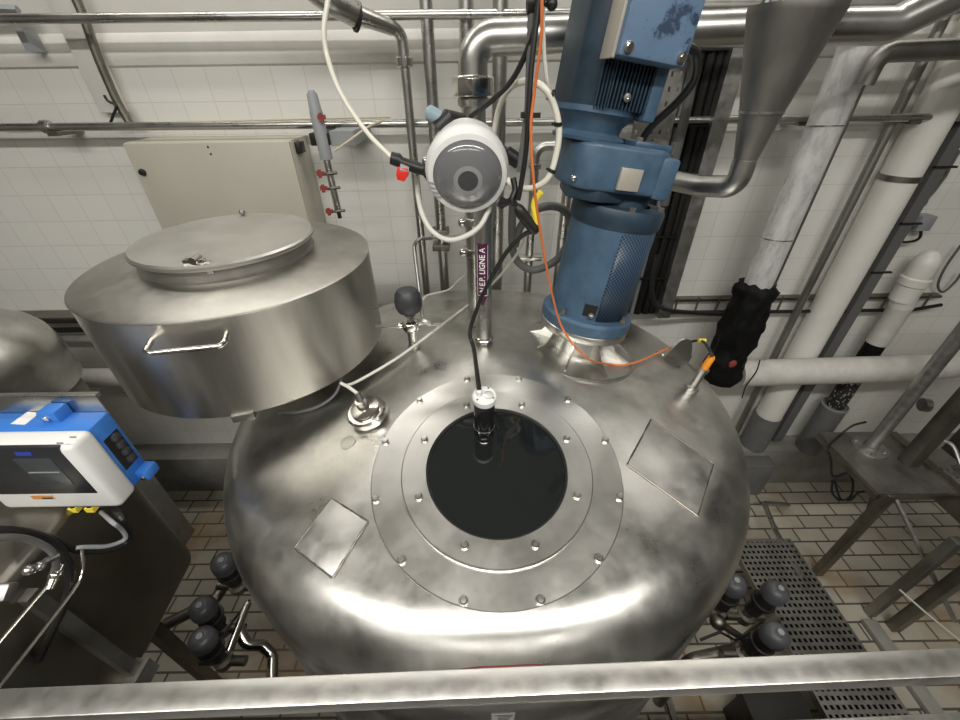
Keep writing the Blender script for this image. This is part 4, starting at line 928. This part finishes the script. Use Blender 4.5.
# ------------------------------------------------------------------ valve actuators low beside the tank
def actuator(px, py, z, tilt, label, s=1.0):
    q = G(px, py, z); n = Vector(tilt).normalized(); M_ = mtx(q, n); o = MB
    t = thing('valve_actuator', label, 'actuator', q - n * .42 * s, 'valve actuators beside the tank')
    c = MB(M_).lathe([(0, .0), (.018 * s, .0), (.02 * s, -.004), (.034 * s, -.003), (.058 * s, -.014), (.07 * s, -.034), (.073 * s, -.085), (.066 * s, -.10), (0, -.10)], n=32).build('cap', CAPG, t)
    MB(M_).lathe([(.019 * s, -.002), (.017 * s, .004), (0, .006)], n=20).build('indicator', GREYP, c)
    MB(M_).lathe([(.06 * s, -.098), (.06 * s, -.17), (.072 * s, -.172), (.072 * s, -.19), (.05 * s, -.195), (.05 * s, -.30)], n=28).build('actuator_body', BLACK, t)
    MB(M_).lathe([(.03 * s, -.29), (.03 * s, -.36), (.055 * s, -.365), (.055 * s, -.42), (.03 * s, -.425)], n=24).build('valve_body', DARKST, t)
    MB(M_).cyl((-.14 * s, 0, -.395), (.14 * s, 0, -.395), .03 * s, 16).build('port', DARKST, t)
    return t
actuator(221, 560, 1.25, (.15, -.1, 1), 'dark capped valve actuator nearest the tank on its left, the farthest of three', .9)
actuator(199, 605, 1.2, (.1, -.1, 1), 'dark capped valve actuator on the left of the tank, middle of three', .9)
actuator(199, 636, 1.15, (.08, -.05, 1), 'dark capped valve actuator on the left of the tank, nearest the rail', .9)
actuator(737, 580, 1.2, (-.05, 0, 1), 'dark capped valve actuator close against the right side of the tank', .86)
actuator(781, 588, 1.2, (.12, -.05, 1), 'dark capped valve actuator over the perforated walkway, the rear one', .86)
actuator(781, 632, 1.2, (.08, -.1, 1), 'dark capped valve actuator over the perforated walkway, nearest the rail', .86)
# pipework under the actuators
def lowpipe(name, label, pts, r, m=STEEL, bend=.05): return tag(MB().tube(bent(pts, bend), r, 14).build(name, m), label, 'pipe')
lowpipe('low_pipe', 'shiny steel pipe with a double bend on the floor left of the tank', [G(238, 628, .95), G(247, 645, .9), G(262, 645, .85), G(273, 655, .8), G(272, 690, .8)], .03, CHROME, .06)
lowpipe('slanting_pipe', 'short bright steel pipe slanting between the left actuators and the tank', [G(248, 603, 1.0), G(243, 615, 1.0), G(229, 652, 1.0)], .02, CHROME)
lowpipe('low_pipe', 'dark pipe under the three left valve actuators', [G(165, 625, .75), G(215, 600, .78), G(240, 560, .78), G(240, 560, .78) - Vector((0, 0, .76))], .035, DARKST)
lowpipe('low_pipe', 'dark pipe under the right valve actuators', [G(690, 660, .75) - Vector((0, 0, .73)), G(690, 660, .75), G(735, 650, .75), G(775, 618, .75)], .035, DARKST)
tag(MB().ball(G(718, 622, .9), .045, 14).cyl(G(718, 622, .9), G(745, 640, .85), .02).build('valve_fitting', DARKST), 'dark round fitting among the right valve actuators', 'fitting')
lowpipe('thin_tube', 'thin dark tube tangled below the right valve actuators', [G(700, 640, .9), G(720, 632, .95), G(735, 640, .92), G(765, 628, .9)], .007, BLACK, .02)
lowpipe('thin_tube', 'thin dark tube tangled below the left valve actuators', [G(200, 655, .9), G(222, 640, .95), G(232, 622, .95), G(250, 600, 1.0)], .007, BLACK, .02)

# ------------------------------------------------------------------ left: cabinet tank, analyser, far tank
tqx = W(66, 372, 2.0).x; FR = .43; ftx = tqx - FR; fty = 1.9; fbz = H - 1.57
blk = thing('tank_plinth', 'pale topped steel block under the far left tank behind the analyser', 'plinth', (ftx, fty, 0))
bxr = W(87, 384, 2.2).x
MB().box((ftx - .7, 1.56, 0), (bxr, 2.2, fbz - .02)).build('plinth_body', CONC, blk, bevel=.01)
MB().box((ftx - .7, 1.55, fbz - .02), (bxr + .01, 2.2, fbz)).build('plinth_top', CONC, blk, bevel=.004)
ft_ = thing('far_tank', 'pale rounded steel tank at the far left behind the analyser', 'tank', (ftx, fty, fbz))
fp = [(0, H - 1.02), (.12, H - 1.03), (.22, H - 1.06), (.31, H - 1.12), (.37, H - 1.17), (.41, H - 1.24), (FR, H - 1.34), (FR, fbz), (0, fbz)]
MB().lathe(fp, (ftx, fty, 0), n=64).build('tank_body', TANKM, ft_, smooth=60)
MB().lathe([(.06, H - 1.03), (.06, H - 1.0), (.07, H - .995), (.07, H - .985), (0, H - .985)], (ftx, fty, 0), n=24).build('top_nozzle', STEEL, ft_)
CX1 = -1.3
cabt = thing('steel_cabinet', 'dark stainless cabinet in the shade below the analyser on the left', 'cabinet', (-1.9, .55, 0))
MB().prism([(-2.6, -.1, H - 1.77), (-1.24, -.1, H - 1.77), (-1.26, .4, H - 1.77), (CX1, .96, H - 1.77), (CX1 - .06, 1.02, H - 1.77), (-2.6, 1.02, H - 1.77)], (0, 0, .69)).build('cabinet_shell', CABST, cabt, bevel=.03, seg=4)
def XP(px, py, X):
    r = ray(px, py); return up(r * (X / r.x))
sa, sb = XP(55, 618, -1.27), XP(125, 668, -1.27); sy = (sa.y + sb.y) / 2
MB().box((-1.29, sy - .018, H - 1.76), (-1.24, sy + .018, H - 1.15)).build('side_strip', DULL, cabt)
MB().box((-1.30, sy - .04, H - 1.80), (-1.225, sy + .04, H - 1.72)).build('corner_bracket', GALV, cabt)
for x in (-2.5, -1.8):
    for y in (.0, .9): MB().box((x, y, 0), (x + .06, y + .06, H - 1.75)).build('leg', DARKST, cabt)
# analyser on its plate
YA = .82
az0, az1 = W(100, 507, YA - .07).z, W(77, 430, YA).z
axr = (W(80, 430, YA).x + W(128, 502, YA - .07).x) / 2; axl = axr - .35
plate = thing('mounting_plate', 'bent stainless plate on a post behind the analyser', 'plate', (-1.4, .92, 0))
pxr = W(95, 396, .90).x; pzt = W(60, 396, .90).z
MB().box((-1.75, .90, az0 - .02), (pxr, .906, pzt)).build('plate_panel', STEEL, plate, bevel=.002)
MB().box((-1.75, .906, pzt - .012), (pxr, .918, pzt)).build('plate_lip', STEEL, plate)
MB().box((-1.50, .906, H - 1.05), (-1.42, .96, pzt - .04)).build('plate_post', DARKST, plate)
an = thing('analyser', 'blue and white analyser box with dark display on the left', 'analyser', (axl, YA, az0))
MB().box((axl, YA + .0, az0), (axr - .008, .90, az1)).build('blue_housing', ABLUE, an, bevel=.01)
cov = MB().box((axl - .01, YA - .07, az0 - .008), (axr, YA + .004, az1 + .004)).build('white_cover', WHITEP, an, bevel=.018, seg=3)
def FP(px, py, d=0): return W(px, py, YA - .0705 - d)
def quad(pts, d, t): return MB().prism([Vector((p.x, YA - .07 - d, p.z)) for p in pts], (0, t, 0))
bz = [W(-40, 447, YA - .07), W(57, 447, YA - .07), W(97, 492, YA - .07), W(10, 495, YA - .07)]
bxl, bxr = axl + .03, (W(57, 447, YA - .07).x + W(97, 492, YA - .07).x) / 2; bzt = W(57, 447, YA - .07).z; bzb = W(70, 493, YA - .07).z
bez = MB().box((bxl, YA - .072, bzb), (bxr, YA - .06, bzt)).build('display_bezel', ASCREEN, cov, bevel=.001)
sl = (W(16, 458, YA - .07).x + W(37, 484, YA - .07).x) / 2; sr = (W(52, 457, YA - .07).x + W(73, 483, YA - .07).x) / 2
szt, szb = W(34, 458, YA - .07).z, W(55, 484, YA - .07).z
MB().box((sl, YA - .0735, szb), (sr, YA - .07, szt)).build('display', LCD, cov, bevel=.0006)
MB().box((sl + .008, YA - .0745, (szt + szb) / 2 - .002), (sr - .008, YA - .073, (szt + szb) / 2 + .002)).build('display_line', GREYP, cov)
lgx = W(25, 453, YA - .07); MB().box((lgx.x - .022, YA - .0745, lgx.z - .006), (lgx.x + .022, YA - .07, lgx.z + .006)).build('logo_mark', LOGO, cov)
q = W(42, 497, YA - .07); MB().box((q.x - .03, YA - .0715, q.z - .009), (q.x + .035, YA - .069, q.z + .008)).build('warning_sticker', mat('sticker_orange', (.6, .25, .06), .5), cov)
MB().box((q.x + .0, YA - .0722, q.z - .008), (q.x + .03, YA - .07, q.z - .001)).build('sticker_print', INK, cov)
for px, py in ((60, 443), (73, 437)):
    q = W(px, py, YA - .07); MB().box((q.x - .008, YA - .0715, q.z - .002), (q.x + .008, YA - .069, q.z + .002)).build('cover_clip', GREYP, cov)
q = W(47, 404, .87); MB().box((q.x - .032, .85, az1 - .02), (q.x + .022, .898, az1 + .038)).build('mounting_ear', ABLUE, an, bevel=.006)
MB().lathe([(.009, 0), (.009, .006), (0, .008)], (q.x - .006, .85, az1 + .018), (0, -1, 0), 12).build('screw', CHROME, an)
q = G(26, 419, az1); MB().prism([G(11, 424, az1), G(25, 425, az1), G(40, 413, az1), G(28, 412, az1)], (0, 0, .0015)).build('paper_sticker', PAPER, an)
MB().box((axr - .010, YA + .012, az0 + .07), (axr - .006, .885, az1 - .06)).build('gland_plate', BLACK, an)
for k in range(4): MB().lathe([(.016, 0), (.016, .008), (.01, .012), (0, .012)], (axr - .008, YA + .045, az0 + .092 + k * .030), (1, 0, 0), 12).build('cable_gland', KNOB, an)
MB().box((axr - .03, .845, az0 + .0), (axr + .028, .898, az0 + .04)).build('mounting_ear', ABLUE, an, bevel=.008)
MB().lathe([(.007, 0), (.007, .006), (0, .007)], (axr + .012, .845, az0 + .018), (0, -1, 0), 12).build('screw', CHROME, an)
for k, (px, py) in enumerate(((100, 508), (114, 506))):
    q = W(px, py, YA); g_ = MB().lathe([(.013, .0), (.013, -.05), (.009, -.054), (0, -.054)], (q.x, YA - .045, az0 + .0), n=12).build('bottom_gland', BLACK, an)
    MB().box((q.x - .013, YA - .06, az0 - .042), (q.x + .013, YA - .030, az0 - .024)).build('gland_tag', YELLOW, g_)
def hose(name, label, pts, r, m, cat='cable'): return tag(MB().tube(crom(pts, 8), r, 10).build(name, m), label, cat)
ga = W(101, 512, YA - .045); gb_ = W(115, 510, YA - .045)
hose('analyser_cable', 'thick black cable dropping from the analyser and curving back left', [gb_, XP(121, 518, -1.07), XP(130, 530, -1.09), XP(127, 542, -1.11), XP(108, 550, -1.13), XP(85, 551, -1.15), XP(70, 548, -1.16), XP(50, 538, -1.16), XP(20, 532, -1.16), XP(-15, 532, -1.16)], .0095, BLACK)
hose('analyser_cable', 'grey cable dropping from the analyser beside the thick black cable', [ga, XP(112, 522, -1.07), XP(122, 530, -1.08), XP(125, 539, -1.09), XP(108, 546, -1.11), XP(84, 547, -1.13), XP(76, 548, -1.14)], .006, GREYP)
hose('black_hose', 'fat black hose arching at the left edge below the analyser', [XP(-20, 530, -1.17), XP(12, 531, -1.15), XP(40, 536, -1.15), XP(60, 550, -1.15), XP(70, 572, -1.15), XP(66, 600, -1.17), XP(56, 622, -1.2), XP(45, 645, -1.23), XP(38, 660, -1.26)], .011, BLACK, 'hose')
hose('grey_hose', 'dark grey hose strapped above the chrome rods at the left edge', [XP(-20, 540, -1.11), XP(10, 537, -1.1), XP(30, 540, -1.1), XP(50, 550, -1.1), XP(56, 562, -1.11), XP(54, 572, -1.12)], .008, GREYH, 'hose')
hose('steel_rod', 'bright steel rod ending in a chrome knuckle at the lower left', [XP(-30, 676, -1.12), XP(0, 641, -1.12), XP(30, 606, -1.12), XP(55, 577, -1.12)], .0045, CHROME, 'rod')
hose('steel_rod', 'bright bent steel rod running beside the knuckled rod at the lower left', [XP(-20, 712, -1.14), XP(0, 686, -1.14), XP(35, 641, -1.14), XP(68, 598, -1.14), XP(79, 581, -1.14), XP(83, 566, -1.14), XP(82, 548, -1.14)], .0045, CHROME, 'rod')
kq = XP(56, 575, -1.12)
tag(MB().ball(kq, .016, 12).cyl(kq + Vector((.0, -.03, -.012)), kq + Vector((0, .022, .012)), .011).build('rod_knuckle', CHROME), 'chrome knuckle on the end of the steel rod at the lower left', 'joint')
tag(MB().box((-.02, -.02, -.02), (.02, .02, .02), mtx(XP(2, 592, -1.2), (.3, -.5, .8))).build('steel_block', GALV, bevel=.005), 'small pale steel block at the left edge by the rods', 'block')
tag(MB().tube([XP(26, 568, -1.1), XP(34, 570, -1.1), XP(46, 561, -1.1), XP(57, 556, -1.1)], .008, 10).ball(XP(29, 570, -1.1), .013, 10).ball(XP(40, 566, -1.1), .012, 10).build('hose_fitting', STEEL), 'cluster of small steel hose fittings at the lower left', 'fitting')

# ------------------------------------------------------------------ guard rail in front
gz = H - .75
rail = thing('guard_rail', 'scuffed steel guard rail crossing the bottom of the photo', 'railing', (0, .2, H - 1.7))
ra = Vector((-1.2, .184, gz)); rb = Vector((1.6, .251, gz)); M_ = mtx(ra, rb - ra, (0, -1, 0))
L = (rb - ra).length
MB(M_).box((-.0185, -.0, 0), (.0185, .036, L)).build('top_rail', RAILM, rail, bevel=.0022)
z2_ = H - 1.12; qa = G(720, 727, z2_); qb = G(960, 722, z2_)
dirv = (rb - ra).normalized(); 
ky = qb.y - .01; ka = Vector((qb.x, ky, z2_)) - dirv * (qb.x + 1.2) / dirv.x; kb3 = ka + dirv * L
MB(mtx(ka, dirv, (0, -1, 0))).box((-.0185, -.036, 0), (.0185, 0, L)).build('knee_rail', RAILM, rail, bevel=.004)
for t in (.02, .98):
    p = ra.lerp(rb, t); MB().box((p.x - .02, p.y - .02, 1.79), (p.x + .02, p.y + .02, gz)).build('post', RAILM, rail)
red = [Vector((x, 0, 0)) for x in (-.055, -.01, .04, .08, .12)]
for k, p in enumerate(red):
    t = (p.x - ra.x) / (rb.x - ra.x); p.y = ra.y + (rb.y - ra.y) * t + .0195; p.z = gz - .006 - (.01 if k in (0, 4) else 0)
tag(MB().tube(crom(red, 6), .0028, 8).build('red_rope', mat('red_rope', (.16, .018, .014), .5)), 'thin red cord lying along the far edge of the guard rail', 'cord')
struct(MB().box((-1.22, -1.3, 1.74), (1.9, .17, 1.79)).build('floor_walkway', DECKM, keep=True))
struct(MB().box((-4.65, -4.55, 1.74), (5.25, -1.3, 1.79)).box((-4.65, -1.3, 1.74), (-1.22, -.14, 1.79)).box((1.9, -1.3, 1.74), (5.25, -.6, 1.79)).build('floor_shade_slab', DECKM, keep=True))  # unseen slab added to block light and darken floor, vessel and cabinet
for x in (-1.15, 1.8): struct(MB().box((x - .04, -1.2, 0), (x + .04, -1.12, 1.74)).build('column', GALV, keep=True))
